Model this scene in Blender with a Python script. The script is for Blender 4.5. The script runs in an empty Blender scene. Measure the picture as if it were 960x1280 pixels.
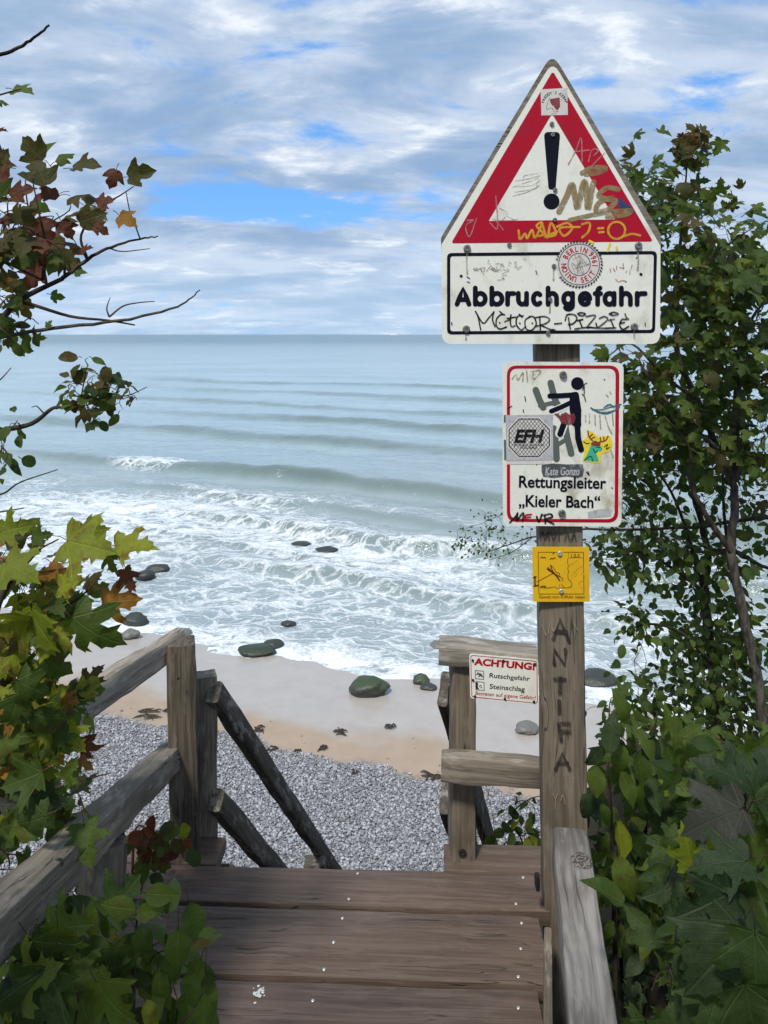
import bpy, bmesh, math, random
import numpy as np
from mathutils import Vector, Matrix, noise as mnoise
from mathutils.geometry import tessellate_polygon

R = math.radians
random.seed(7)
rng = np.random.default_rng(7)
scene = bpy.context.scene
COL = scene.collection

# ------------------------------------------------------------------ camera
EYE = 1.6            # metres above the landing
F = 950.0            # focal length in pixels of a 960 x 1280 frame
CX, HY = 480.0, 418.0  # principal column, horizon row
SEA = -6.0

cam_d = bpy.data.cameras.new('camera')
cam = bpy.data.objects.new('camera', cam_d)
COL.objects.link(cam)
cam.location = (0, 0, EYE)
cam.rotation_euler = (R(90), 0, 0)
cam_d.sensor_fit = 'VERTICAL'
cam_d.sensor_height = 36.0
cam_d.lens = F / 1280 * 36.0
cam_d.shift_y = -(640 - HY) / 1280
cam_d.clip_start = 0.02
cam_d.clip_end = 80000
scene.camera = cam

# ------------------------------------------------------------------ light
SUN_EL, SUN_AZ = R(56), R(205)
sunvec = Vector((math.sin(SUN_AZ) * math.cos(SUN_EL), math.cos(SUN_AZ) * math.cos(SUN_EL), math.sin(SUN_EL)))
sun_d = bpy.data.lights.new('sun', 'SUN')
sun_d.energy = 2.9
sun_d.angle = R(7)
sun_d.color = (1.0, 0.96, 0.90)
sun = bpy.data.objects.new('sun', sun_d)
COL.objects.link(sun)
sun.location = (-3, -6, 12)
sun.rotation_euler = sunvec.to_track_quat('Z', 'Y').to_euler()

scene.view_settings.view_transform = 'Standard'
scene.view_settings.look = 'None'
scene.view_settings.exposure = 0.35
scene.view_settings.gamma = 1.0
scene.view_settings.use_curve_mapping = False
scene.render.engine = 'CYCLES'
scene.cycles.use_denoising = True
scene.cycles.max_bounces = 5
scene.cycles.adaptive_threshold = 0.02
scene.cycles.transparent_max_bounces = 4


# ------------------------------------------------------------------ node helper
class NT:
    def __init__(self, tree):
        self.t = tree
        self.t.nodes.clear()

    def n(self, typ, ins=None, **props):
        nd = self.t.nodes.new(typ)
        for k, v in props.items():
            setattr(nd, k, v)
        for k, v in (ins or {}).items():
            sock = nd.inputs[k]
            if isinstance(v, bpy.types.NodeSocket):
                self.t.links.new(v, sock)
            elif isinstance(v, bpy.types.Node):
                self.t.links.new(v.outputs[0], sock)
            else:
                if hasattr(sock, 'default_value'):
                    dv = sock.default_value
                    if hasattr(dv, '__len__') and not hasattr(v, '__len__'):
                        v = [v] * len(dv)
                    if hasattr(dv, '__len__') and len(dv) == 4 and len(v) == 3:
                        v = (*v, 1)
                    sock.default_value = v
        return nd

    def m(self, op, a, b=0.0, c=0.0, clamp=False):
        return self.n('ShaderNodeMath', {0: a, 1: b, 2: c}, operation=op, use_clamp=clamp).outputs[0]

    def vm(self, op, a, b=(0, 0, 0)):
        nd = self.n('ShaderNodeVectorMath', {0: a, 1: b}, operation=op)
        return nd.outputs['Value'] if op in ('DOT_PRODUCT', 'LENGTH', 'DISTANCE') else nd.outputs[0]

    def mix(self, f, a, b, blend='MIX'):
        nd = self.n('ShaderNodeMix', data_type='RGBA', blend_type=blend)
        for k, v in ((0, f), (6, a), (7, b)):
            if isinstance(v, bpy.types.NodeSocket):
                self.t.links.new(v, nd.inputs[k])
            else:
                nd.inputs[k].default_value = v if k == 0 else ((*v, 1) if len(v) == 3 else v)
        return nd.outputs[2]

    def ss(self, v, lo, hi, a=0.0, b=1.0):
        return self.n('ShaderNodeMapRange', {0: v, 1: lo, 2: hi, 3: a, 4: b}, interpolation_type='SMOOTHSTEP').outputs[0]

    def noise(self, vec, scale, detail=4.0, rough=0.55, dist=0.0):
        nd = self.n('ShaderNodeTexNoise', {'Scale': scale, 'Detail': detail, 'Roughness': rough, 'Distortion': dist})
        if vec is not None:
            self.t.links.new(vec, nd.inputs['Vector'])
        return nd.outputs[0]

    def mapping(self, vec, loc=(0, 0, 0), rot=(0, 0, 0), scale=(1, 1, 1)):
        return self.n('ShaderNodeMapping', {0: vec, 1: loc, 2: rot, 3: scale}).outputs[0]


# ------------------------------------------------------------------ world: sky with broken cloud
world = bpy.data.worlds.new('World')
scene.world = world
world.use_nodes = True
w = NT(world.node_tree)
geo = w.n('ShaderNodeTexCoord').outputs['Generated']
sky = w.n('ShaderNodeTexSky', sky_type='NISHITA', sun_disc=False, sun_elevation=SUN_EL, sun_rotation=SUN_AZ,
          air_density=1.0, dust_density=0.4, ozone_density=3.0)
sep = w.n('ShaderNodeSeparateXYZ', {0: geo})
zz = w.m('ADD', w.m('MAXIMUM', sep.outputs[2], 0.0), 0.20)
u = w.m('DIVIDE', sep.outputs[0], zz)
v = w.m('DIVIDE', sep.outputs[1], zz)
pl = w.n('ShaderNodeCombineXYZ', {0: u, 1: v, 2: 0.37}).outputs[0]
# large banks, mid lumps
big = w.noise(w.mapping(pl, loc=(3.1, 1.4, 0), rot=(0, 0, R(12)), scale=(0.7, 1.0, 1)), 1.0, 3.0, 0.5)
mid = w.noise(w.mapping(pl, loc=(7.7, 2.2, 0), scale=(1.0, 1.5, 1)), 3.0, 8.0, 0.60, 0.3)
cov = w.m('ADD', w.m('MULTIPLY', big, 0.5), w.m('MULTIPLY', mid, 0.58))
# opening of blue sky to the left of the sign, two small ones to its right
def opening(az, el, raz, rel):
    d = Vector((math.sin(R(az)) * math.cos(R(el)), math.cos(R(az)) * math.cos(R(el)), math.sin(R(el))))
    loc = w.vm('SUBTRACT', geo, tuple(d))
    sc_ = w.vm('MULTIPLY', loc, (1 / raz, 1 / raz, 1 / rel))
    return w.ss(w.vm('LENGTH', sc_), 1.0, 0.15)
gap = w.m('ADD', opening(-10, 9.5, 0.22, 0.036), w.m('ADD', w.m('MULTIPLY', opening(23, 16.5, 0.10, 0.035), 0.55), w.m('MULTIPLY', opening(15, 18.0, 0.07, 0.025), 0.55)))
cov = w.m('SUBTRACT', cov, w.m('MULTIPLY', gap, 0.21))
low = w.ss(sep.outputs[2], 0.12, 0.0)
mask = w.ss(w.m('ADD', cov, w.m('MULTIPLY', low, 0.02)), 0.385, 0.51)
shade = w.noise(w.mapping(pl, loc=(5.3, 0.6, 0), rot=(0, 0, R(-8)), scale=(0.9, 1.4, 1)), 2.0, 8.0, 0.58, 0.3)
sh = w.ss(shade, 0.34, 0.66)
cloudc = w.mix(sh, (0.235, 0.35, 0.53), (0.50, 0.58, 0.70))
hi = w.m('MULTIPLY', w.ss(mid, 0.50, 0.66), w.ss(shade, 0.44, 0.58))
cloudc = w.mix(w.m('MULTIPLY', hi, 0.8), cloudc, (0.80, 0.83, 0.87))
cloudc = w.mix(w.m('MULTIPLY', w.ss(sep.outputs[2], 0.16, 0.01), 0.5), cloudc, (0.47, 0.62, 0.78))
blue = w.mix(1.0, sky.outputs[0], (0.105, 0.125, 0.155), 'MULTIPLY')
blue = w.mix(0.6, blue, (0.09, 0.32, 0.74))
skyc = w.mix(mask, blue, cloudc)
bg = w.n('ShaderNodeBackground', {0: skyc, 1: 1.0})
w.n('ShaderNodeOutputWorld', {0: bg})


# ------------------------------------------------------------------ geometry helpers
def P(px, py, y):
    """world point that lies at depth y (metres in front of the viewer)"""
    return Vector(((px - CX) * y / F, y, EYE - (py - HY) * y / F))


def G(px, py, z):
    y = (EYE - z) * F / (py - HY)
    return Vector(((px - CX) * y / F, y, z))


def link(o, parent=None):
    COL.objects.link(o)
    if parent is not None:
        o.parent = parent
    return o


def mesh_obj(name, verts, faces, mat=None, parent=None, smooth=False, sharp=None):
    me = bpy.data.meshes.new(name)
    me.from_pydata([tuple(q) for q in verts], [], faces)
    me.update()
    if smooth or sharp is not None:
        me.polygons.foreach_set('use_smooth', [True] * len(me.polygons))
        if sharp is not None:
            me.set_sharp_from_angle(angle=sharp)
    if mat is not None:
        me.materials.append(mat)
    return link(bpy.data.objects.new(name, me), parent)


def np_mesh(name, V, Fq, mat, smooth=True):
    """fast mesh from numpy arrays, faces all with the same corner count"""
    me = bpy.data.meshes.new(name)
    k = Fq.shape[1]
    me.vertices.add(len(V))
    me.vertices.foreach_set('co', V.astype(np.float32).ravel())
    me.loops.add(Fq.size)
    me.loops.foreach_set('vertex_index', Fq.astype(np.int32).ravel())
    me.polygons.add(len(Fq))
    me.polygons.foreach_set('loop_start', np.arange(0, Fq.size, k, dtype=np.int32))
    me.polygons.foreach_set('loop_total', np.full(len(Fq), k, dtype=np.int32))
    me.polygons.foreach_set('use_smooth', np.full(len(Fq), smooth))
    me.update(calc_edges=True)
    me.validate()
    if mat is not None:
        me.materials.append(mat)
    return me


def thing(name, loc, label, cat, group=None):
    o = bpy.data.objects.new(name, None)
    o.empty_display_size = 0.05
    o.location = loc
    link(o)
    tag(o, label, cat, group)
    return o


def tag(o, label, cat, group=None):
    o['label'] = label
    o['category'] = cat
    if group:
        o['group'] = group
    return o


def keep(o, parent):
    """parent without moving"""
    o.parent = parent
    o.matrix_parent_inverse = Matrix.Translation(-Vector(parent.location))
    return o


def fbm(x, y, s=1.0, o=4, seed=0.0):
    return mnoise.fractal(Vector((x * s + seed, y * s - seed * 0.7, seed)), 1.0, 2.0, o)


def vnoise(X, Y, seed=0, octaves=4, lac=2.0, gain=0.5):
    """value noise on numpy arrays, about -1..1"""
    out = np.zeros_like(X, dtype=float)
    amp, tot = 1.0, 0.0
    r2 = np.random.default_rng(seed)
    for k in range(octaves):
        tab = r2.random((256, 256)) * 2 - 1
        ox, oy = r2.random(2) * 100
        x, y = X + ox, Y + oy
        xi, yi = np.floor(x).astype(int), np.floor(y).astype(int)
        fx, fy = x - xi, y - yi
        fx, fy = fx * fx * (3 - 2 * fx), fy * fy * (3 - 2 * fy)
        a, b = tab[xi & 255, yi & 255], tab[(xi + 1) & 255, yi & 255]
        c, d = tab[xi & 255, (yi + 1) & 255], tab[(xi + 1) & 255, (yi + 1) & 255]
        out += amp * ((a * (1 - fx) + b * fx) * (1 - fy) + (c * (1 - fx) + d * fx) * fy)
        tot += amp
        X, Y, amp = X * lac, Y * lac, amp * gain
    return out / tot


def sstep(x, a, b):
    t = np.clip((x - a) / (b - a), 0, 1)
    return t * t * (3 - 2 * t)


# ------------------------------------------------------------------ materials
def material(name):
    m = bpy.data.materials.new(name)
    m.use_nodes = True
    return m, NT(m.node_tree)


def finish(nt, col, rough=0.7, bump=None, bstr=0.3, bdist=0.01, spec=0.4, metal=0.0, extra=None):
    ins = {'Base Color': col, 'Roughness': rough, 'Metallic': metal, 'Specular IOR Level': spec}
    if bump is not None:
        ins['Normal'] = nt.n('ShaderNodeBump', {'Strength': bstr, 'Distance': bdist, 'Height': bump})
    ins.update(extra or {})
    b = nt.n('ShaderNodeBsdfPrincipled', ins)
    nt.n('ShaderNodeOutputMaterial', {0: b})
    return b


def wood(name, dark, light, patch=None, patch_amt=0.0, dirt=(0.02, 0.018, 0.014), grain=1.0, rough=0.8, moss=0.0, blot=0.55):
    """weathered timber; the piece's own X axis runs along the grain"""
    m, t = material(name)
    oc = t.n('ShaderNodeTexCoord').outputs['Object']
    rnd = t.n('ShaderNodeObjectInfo').outputs['Random']
    off = t.n('ShaderNodeCombineXYZ', {0: t.m('MULTIPLY', rnd, 31.0), 1: t.m('MULTIPLY', rnd, 17.0), 2: t.m('MULTIPLY', rnd, 23.0)}).outputs[0]
    oc = t.vm('ADD', oc, off)
    warp = t.noise(t.mapping(oc, scale=(2.2, 9, 9)), 1.0, 2.0)
    wv = t.n('ShaderNodeCombineXYZ', {0: 0.0, 1: t.m('MULTIPLY', warp, 0.05), 2: t.m('MULTIPLY', warp, -0.04)}).outputs[0]
    oc2 = t.vm('ADD', oc, wv)
    g1 = t.noise(t.mapping(oc2, scale=(1.6, 55 * grain, 55 * grain)), 1.0, 5.0, 0.6)
    g2 = t.noise(t.mapping(oc2, scale=(4, 190 * grain, 190 * grain)), 1.0, 3.0, 0.6)
    g = t.m('ADD', t.m('MULTIPLY', g1, 0.6), t.m('MULTIPLY', g2, 0.4))
    c = t.mix(t.ss(g, 0.36, 0.64), dark, light)
    big = t.noise(t.mapping(oc, scale=(2.5, 7, 7)), 1.0, 4.0)
    c = t.mix(t.m('MULTIPLY', t.ss(big, 0.48, 0.66), blot), c, tuple(0.5 * a for a in dark))
    if patch:
        pm = t.noise(t.mapping(oc, loc=(4, 2, 1), scale=(7, 26, 26)), 1.0, 6.0, 0.68)
        c = t.mix(t.m('MULTIPLY', t.ss(pm, 0.52, 0.62), patch_amt), c, patch)
    crack = t.noise(t.mapping(oc2, loc=(9, 3, 5), scale=(0.9, 34 * grain, 34 * grain)), 1.0, 2.0, 0.5)
    cm = t.ss(t.m('ABSOLUTE', t.m('SUBTRACT', crack, 0.5)), 0.014, 0.0)
    cm = t.m('MULTIPLY', cm, t.ss(t.noise(t.mapping(oc, scale=(3, 9, 9)), 1.0, 2.0), 0.45, 0.6))
    c = t.mix(t.m('MULTIPLY', cm, 0.85), c, dirt)
    if moss > 0:
        mm = t.noise(t.mapping(oc, loc=(1, 8, 2), scale=(5, 12, 12)), 1.0, 5.0, 0.65)
        c = t.mix(t.m('MULTIPLY', t.ss(mm, 0.52, 0.66), moss), c, (0.09, 0.105, 0.05))
    h = t.m('SUBTRACT', g, t.m('MULTIPLY', cm, 1.2))
    finish(t, c, rough, h, 0.55, 0.004, spec=0.25)
    return m


M = {}
M['deck'] = wood('deck_timber', (0.090, 0.061, 0.045), (0.150, 0.107, 0.081), (0.22, 0.17, 0.14), 0.2, rough=0.62, grain=1.15, blot=0.22)
M['post'] = wood('post_timber', (0.115, 0.090, 0.062), (0.212, 0.172, 0.126), (0.26, 0.225, 0.18), 0.35)
M['rail'] = wood('rail_timber', (0.112, 0.090, 0.066), (0.25, 0.212, 0.163), (0.36, 0.32, 0.265), 0.5, moss=0.15)
M['railpale'] = wood('pale_rail_timber', (0.17, 0.145, 0.115), (0.34, 0.30, 0.245), (0.44, 0.40, 0.34), 0.7, moss=0.15)
M['postdark'] = wood('dark_post_timber', (0.060, 0.048, 0.035), (0.165, 0.132, 0.096), (0.26, 0.22, 0.17), 0.35)
M['raildark'] = wood('dark_rail_timber', (0.050, 0.042, 0.034), (0.135, 0.115, 0.092), (0.36, 0.33, 0.29), 0.55, moss=0.3)
M['grey'] = wood('silver_timber', (0.115, 0.10, 0.085), (0.30, 0.277, 0.25), (0.36, 0.335, 0.30), 0.3, grain=0.42)
M['board'] = wood('backing_timber', (0.12, 0.10, 0.08), (0.25, 0.22, 0.18), (0.32, 0.30, 0.26), 0.4)


def flat(name, col, rough=0.5, var=0.12, dirt=None, dirt_amt=0.0, dscale=9.0, metal=0.0, spec=0.4, fade=0.0):
    m, t = material(name)
    oc = t.n('ShaderNodeTexCoord').outputs['Object']
    n1 = t.noise(oc, 45.0, 4.0)
    c = t.mix(t.m('MULTIPLY', t.ss(n1, 0.35, 0.7), var), col, tuple(0.45 * a for a in col))
    if dirt:
        d1 = t.noise(t.mapping(oc, loc=(2.2, 0.3, 5.1), scale=(1, 1, 0.7)), dscale, 7.0, 0.65)
        d2 = t.noise(oc, 160.0, 2.0)
        c = t.mix(t.m('MULTIPLY', t.ss(d1, 0.52, 0.72), dirt_amt), c, dirt)
        c = t.mix(t.m('MULTIPLY', t.ss(d2, 0.68, 0.74), dirt_amt), c, tuple(0.4 * a for a in dirt))
    b = finish(t, c, rough, n1, 0.05, 0.002, spec=spec, metal=metal)
    if fade:
        f1_ = t.noise(oc, 38.0, 5.0, 0.65)
        f2_ = t.noise(oc, 260.0, 2.0, 0.5)
        fa = t.m('ADD', t.m('MULTIPLY', t.ss(f1_, 0.36, 0.68), fade), t.m('MULTIPLY', t.ss(f2_, 0.55, 0.7), fade * 0.7), clamp=True)
        mx_ = t.n('ShaderNodeMixShader', {0: fa, 1: b.outputs[0], 2: t.n('ShaderNodeBsdfTransparent').outputs[0]})
        t.n('ShaderNodeOutputMaterial', {0: mx_}).is_active_output = True
    return m


M['plate'] = flat('sign_enamel', (0.80, 0.795, 0.70), 0.32, 0.05, (0.40, 0.37, 0.27), 0.55, 10.0)
M['plate_dirty'] = flat('worn_sign_enamel', (0.78, 0.77, 0.67), 0.35, 0.08, (0.36, 0.32, 0.22), 0.8, 12.0)
M['signred'] = flat('sign_red', (0.42, 0.004, 0.022), 0.4, 0.1, (0.22, 0.02, 0.03), 0.5, 14.0, spec=0.2)
M['black'] = flat('sign_black', (0.005, 0.006, 0.014), 0.4, 0.1, spec=0.15)
M['ink'] = flat('marker_ink', (0.008, 0.008, 0.008), 0.5, 0.1, spec=0.15, fade=0.3)
M['greyprint'] = flat('grey_print', (0.105, 0.125, 0.105), 0.4, 0.1)
M['stickerw'] = flat('sticker_paper', (0.66, 0.62, 0.58), 0.5, 0.1, (0.3, 0.27, 0.24), 0.5, 40)
M['stickerg'] = flat('grey_sticker_paper', (0.47, 0.47, 0.47), 0.5, 0.2, (0.16, 0.16, 0.16), 0.8, 60)
M['stickerd'] = flat('dark_sticker_paper', (0.07, 0.08, 0.085), 0.5, 0.2, (0.4, 0.42, 0.42), 0.9, 55, fade=0.2)
M['gold'] = flat('ochre_marker', (0.68, 0.36, 0.025), 0.4, 0.15, fade=0.35)
M['tan'] = flat('tan_marker', (0.30, 0.215, 0.095), 0.45, 0.2, fade=0.55)
M['yellow'] = flat('yellow_marker', (0.85, 0.66, 0.04), 0.4, 0.1, fade=0.2)
M['scratch'] = flat('scratch_marks', (0.50, 0.20, 0.21), 0.5, 0.2, fade=0.6)
M['smear'] = flat('grey_smear', (0.34, 0.31, 0.23), 0.5, 0.3, fade=0.75)
M['blue'] = flat('blue_marker', (0.035, 0.055, 0.16), 0.4, 0.2, fade=0.35)
M['teal'] = flat('teal_ink', (0.03, 0.15, 0.20), 0.4, 0.4, fade=0.5)
M['green'] = flat('green_print', (0.05, 0.42, 0.25), 0.4, 0.1)
M['maroon'] = flat('maroon_print', (0.25, 0.035, 0.045), 0.4, 0.2, fade=0.3)
M['yplate'] = flat('yellow_plate', (0.74, 0.43, 0.012), 0.38, 0.08, (0.45, 0.27, 0.02), 0.4, 12)
M['ored'] = flat('brown_print', (0.10, 0.02, 0.012), 0.4, 0.1, fade=0.35)
M['carve'] = flat('carved_scratch', (0.36, 0.28, 0.19), 0.8, 0.3, fade=0.4)
M['burn'] = flat('faded_black_paint', (0.030, 0.024, 0.020), 0.7, 0.5, (0.13, 0.095, 0.06), 0.7, 30, fade=0.45)
M['steel'] = flat('dull_steel', (0.30, 0.29, 0.26), 0.38, 0.4, (0.12, 0.08, 0.05), 0.5, 90, metal=0.8)
M['screw'] = flat('screw_steel', (0.62, 0.61, 0.58), 0.35, 0.2, metal=0.6)
M['iron'] = flat('dark_iron', (0.018, 0.016, 0.015), 0.5, 0.3)
M['bird'] = flat('bird_lime', (0.62, 0.61, 0.58), 0.8, 0.3)


def bark(name, a, b):
    m, t = material(name)
    oc = t.n('ShaderNodeTexCoord').outputs['Object']
    n1 = t.noise(t.mapping(oc, scale=(14, 14, 4)), 3.0, 5.0, 0.6)
    finish(t, t.mix(t.ss(n1, 0.35, 0.65), a, b), 0.85, n1, 0.5, 0.006, spec=0.2)
    return m


M['bark'] = bark('grey_bark', (0.035, 0.030, 0.024), (0.115, 0.10, 0.082))
M['barkdark'] = bark('dark_bark', (0.022, 0.016, 0.012), (0.065, 0.050, 0.036))
M['twig'] = bark('twig_bark', (0.030, 0.018, 0.013), (0.085, 0.055, 0.035))
M['twigred'] = bark('reddish_twig', (0.08, 0.028, 0.022), (0.16, 0.07, 0.045))


def leafmat(name, a, b, trans, spot=None, rough=0.52):
    """leaf blade, colour differing from leaf to leaf, light shining through"""
    m, t = material(name)
    r1 = t.n('ShaderNodeObjectInfo').outputs['Random']
    r2 = t.n('ShaderNodeNewGeometry').outputs['Random Per Island']
    r = t.m('FRACT', t.m('ADD', r1, r2))
    uv = t.n('ShaderNodeUVMap').outputs[0]
    c = t.mix(r, a, b)
    n1 = t.noise(t.vm('ADD', uv, t.n('ShaderNodeCombineXYZ', {0: t.m('MULTIPLY', r, 40.0)}).outputs[0]), 3.2, 5.0, 0.62)
    c = t.mix(t.m('MULTIPLY', t.ss(n1, 0.42, 0.7), 0.5), c, tuple(0.6 * q for q in a))
    if spot:
        c = t.mix(t.m('MULTIPLY', t.ss(n1, 0.50, 0.62), t.m('MULTIPLY', r, 0.9)), c, spot)
    # veins: midrib and side veins
    s = t.n('ShaderNodeSeparateXYZ', {0: uv})
    ax = t.m('ABSOLUTE', s.outputs[0])
    mid = t.ss(ax, 0.022, 0.004)
    ph = t.m('FRACT', t.m('MULTIPLY', t.m('SUBTRACT', s.outputs[1], t.m('MULTIPLY', ax, 0.9)), 6.5))
    side = t.ss(t.m('ABSOLUTE', t.m('SUBTRACT', ph, 0.5)), 0.07, 0.0)
    palm = t.n('ShaderNodeAttribute', attribute_name='palmate').outputs['Fac']
    r1_ = t.ss(t.m('ABSOLUTE', t.m('SUBTRACT', t.m('MULTIPLY', ax, 0.635), t.m('MULTIPLY', s.outputs[1], 0.77))), 0.020, 0.004)
    r2_ = t.ss(t.m('ABSOLUTE', t.m('ADD', t.m('MULTIPLY', ax, 0.07), s.outputs[1])), 0.016, 0.003)
    rays = t.m('MULTIPLY', palm, t.m('MAXIMUM', r1_, r2_))
    vein = t.m('MAXIMUM', t.m('MAXIMUM', mid, rays), t.m('MULTIPLY', side, t.m('SUBTRACT', 0.6, t.m('MULTIPLY', palm, 0.45))))
    c = t.mix(t.m('MULTIPLY', vein, 0.22), c, tuple(min(1, 1.7 * q + 0.02) for q in b))
    tc = t.mix(0.5, c, trans)
    bump = t.n('ShaderNodeBump', {'Strength': 0.35, 'Distance': 0.02, 'Height': t.m('SUBTRACT', n1, t.m('MULTIPLY', vein, 0.5))})
    p = t.n('ShaderNodeBsdfPrincipled', {'Base Color': c, 'Roughness': rough, 'Specular IOR Level': 0.22, 'Normal': bump})
    tr = t.n('ShaderNodeBsdfTranslucent', {0: tc})
    mx = t.n('ShaderNodeMixShader', {0: 0.38, 1: p, 2: tr})
    t.n('ShaderNodeOutputMaterial', {0: mx})
    return m


LM = {
    'mid': leafmat('leaf_green', (0.040, 0.072, 0.013), (0.095, 0.140, 0.020), (0.19, 0.28, 0.02), (0.10, 0.085, 0.02)),
    'dark': leafmat('leaf_dark_green', (0.026, 0.050, 0.012), (0.060, 0.096, 0.020), (0.11, 0.18, 0.015)),
    'blue': leafmat('leaf_cool_green', (0.026, 0.047, 0.018), (0.050, 0.076, 0.028), (0.06, 0.10, 0.03), rough=0.5),
    'yel': leafmat('leaf_yellow_green', (0.12, 0.16, 0.014), (0.23, 0.25, 0.02), (0.42, 0.46, 0.02), (0.16, 0.08, 0.02)),
    'olive': leafmat('leaf_olive_red', (0.050, 0.052, 0.014), (0.095, 0.080, 0.020), (0.17, 0.15, 0.02), (0.10, 0.025, 0.015)),
    'red': leafmat('leaf_autumn_red', (0.085, 0.028, 0.018), (0.14, 0.055, 0.022), (0.26, 0.07, 0.02), (0.05, 0.012, 0.012)),
    'orange': leafmat('leaf_orange', (0.26, 0.12, 0.015), (0.30, 0.16, 0.03), (0.42, 0.2, 0.02), (0.16, 0.05, 0.02)),
    'grey': leafmat('leaf_grey_purple', (0.042, 0.048, 0.032), (0.062, 0.064, 0.046), (0.06, 0.07, 0.03), rough=0.55),
}

# ------------------------------------------------------------------ land and water
SN = (0.33, 0.944)        # direction off shore


def s_of(X, Y):
    return X * SN[0] + Y * SN[1]


def beach_z(X, Y):
    s = s_of(X, Y)
    z = -5.62 - 0.38 * np.clip((s - 6) / 10.1, 0, 1) ** 1.3 - np.clip(s - 16.1, 0, 40) * 0.06
    return z + 0.018 * vnoise(X * 0.5, Y * 0.5, 3, 3) * np.clip((19 - s) / 3, 0, 1)


def grid(name, xs, ys, zf, mat):
    X, Y = np.meshgrid(xs, ys)
    Z = zf(X, Y)
    V = np.stack([X, Y, Z], -1).reshape(-1, 3)
    ny, nx = X.shape
    i = np.arange(ny * nx).reshape(ny, nx)
    Fq = np.stack([i[:-1, :-1], i[:-1, 1:], i[1:, 1:], i[1:, :-1]], -1).reshape(-1, 4)
    me = np_mesh(name, V, Fq, mat)
    return link(bpy.data.objects.new(name, me)), X, Y, Z


# --- beach
m, t = material('beach_sand')
pos = t.n('ShaderNodeNewGeometry').outputs['Position']
s = t.vm('DOT_PRODUCT', pos, (SN[0], SN[1], 0))
wob = t.noise(pos, 0.33, 4.0, 0.5)
sw = t.m('ADD', s, t.m('MULTIPLY', t.m('SUBTRACT', wob, 0.5), 3.2))
nA = t.noise(pos, 2.2, 6.0, 0.6)
nB = t.noise(pos, 60.0, 3.0, 0.6)
dry = t.mix(nA, (0.29, 0.215, 0.15), (0.42, 0.325, 0.24))
wet = t.mix(nA, (0.34, 0.305, 0.265), (0.46, 0.42, 0.375))
wetm = t.ss(sw, 12.9, 13.7)
c = t.mix(wetm, dry, wet)
c = t.mix(t.m('MULTIPLY', t.ss(nB, 0.58, 0.72), t.m('SUBTRACT', 0.35, t.m('MULTIPLY', wetm, 0.28))), c, (0.10, 0.08, 0.065))
peb = t.ss(t.m('ADD', s, t.m('MULTIPLY', t.m('SUBTRACT', nA, 0.5), 1.2)), 12.4, 11.9)
pv = t.n('ShaderNodeTexVoronoi', {'Vector': t.mapping(pos, scale=(1, 1, 0)), 'Scale': 24.0})
pc_ = t.n('ShaderNodeSeparateXYZ', {0: pv.outputs['Color']}).outputs[0]
stone = t.mix(pc_, (0.15, 0.155, 0.165), (0.40, 0.405, 0.415))
stone = t.mix(t.ss(pv.outputs['Distance'], 0.35, 0.7), stone, (0.06, 0.06, 0.065))
c = t.mix(peb, c, stone)
rg = t.m('SUBTRACT', 0.85, t.m('MULTIPLY', wetm, t.m('ADD', 0.60, t.m('MULTIPLY', t.ss(wob, 0.4, 0.62), 0.14))))
finish(t, c, rg, t.m('SUBTRACT', t.m('ADD', nB, t.m('MULTIPLY', nA, 2.0)), t.m('MULTIPLY', t.m('MULTIPLY', pv.outputs['Distance'], peb), 5.0)), 0.15, 0.02, spec=0.5)
M['sand'] = m
bx = np.concatenate([np.linspace(-400, -14, 30)[:-1], np.linspace(-14, 14, 110), np.linspace(14, 400, 30)[1:]])
by = np.concatenate([np.linspace(-160, 4, 20)[:-1], np.linspace(4, 24, 110), np.linspace(24, 190, 24)[1:]])
beach, _, _, _ = grid('beach', bx, by, beach_z, m)
beach['kind'] = 'structure'

# --- cliff top and slope
m, t = material('cliff_soil')
pos = t.n('ShaderNodeNewGeometry').outputs['Position']
nA = t.noise(pos, 3.0, 6.0, 0.65)
nB = t.noise(pos, 26.0, 4.0, 0.6)
c = t.mix(nA, (0.030, 0.024, 0.016), (0.085, 0.068, 0.046))
c = t.mix(t.m('MULTIPLY', t.ss(nB, 0.5, 0.7), 0.6), c, (0.035, 0.045, 0.016))
finish(t, c, 0.95, t.m('ADD', nA, t.m('MULTIPLY', nB, 0.3)), 0.8, 0.05, spec=0.1)


def cliff_z(X, Y):
    edge = 1.9 + sstep(X, 0.72, 1.25) * 2.3 + sstep(-X, 1.05, 1.7) * 0.5 - 0.33 * np.sign(X) * np.clip(np.abs(X) - 3, 0, 200)
    edge = edge + 0.25 * vnoise(X * 0.6, Y * 0.3, 5, 3)
    top = -0.24 - 0.16 * np.clip(Y - 1.6, 0, 3) * sstep(X, 0.6, 1.2) + 0.05 * vnoise(X * 1.3, Y * 1.3, 9, 3) + 0.02 * np.clip(-Y - 2, 0, 60)
    return top - 1.3 * np.clip(Y - edge, 0, 7.5) + 0.10 * vnoise(X * 1.1, Y * 1.1, 11, 4) * sstep(Y - edge, 0, 1)


cx = np.concatenate([np.linspace(-400, -8, 24)[:-1], np.linspace(-8, 8, 120), np.linspace(8, 400, 24)[1:]])
cy = np.concatenate([np.linspace(-160, -2, 16)[:-1], np.linspace(-2, 11, 100), np.linspace(11, 150, 30)[1:]])
cliff, _, _, _ = grid('cliff_ground', cx, cy, cliff_z, m)
cliff['kind'] = 'structure'

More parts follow.
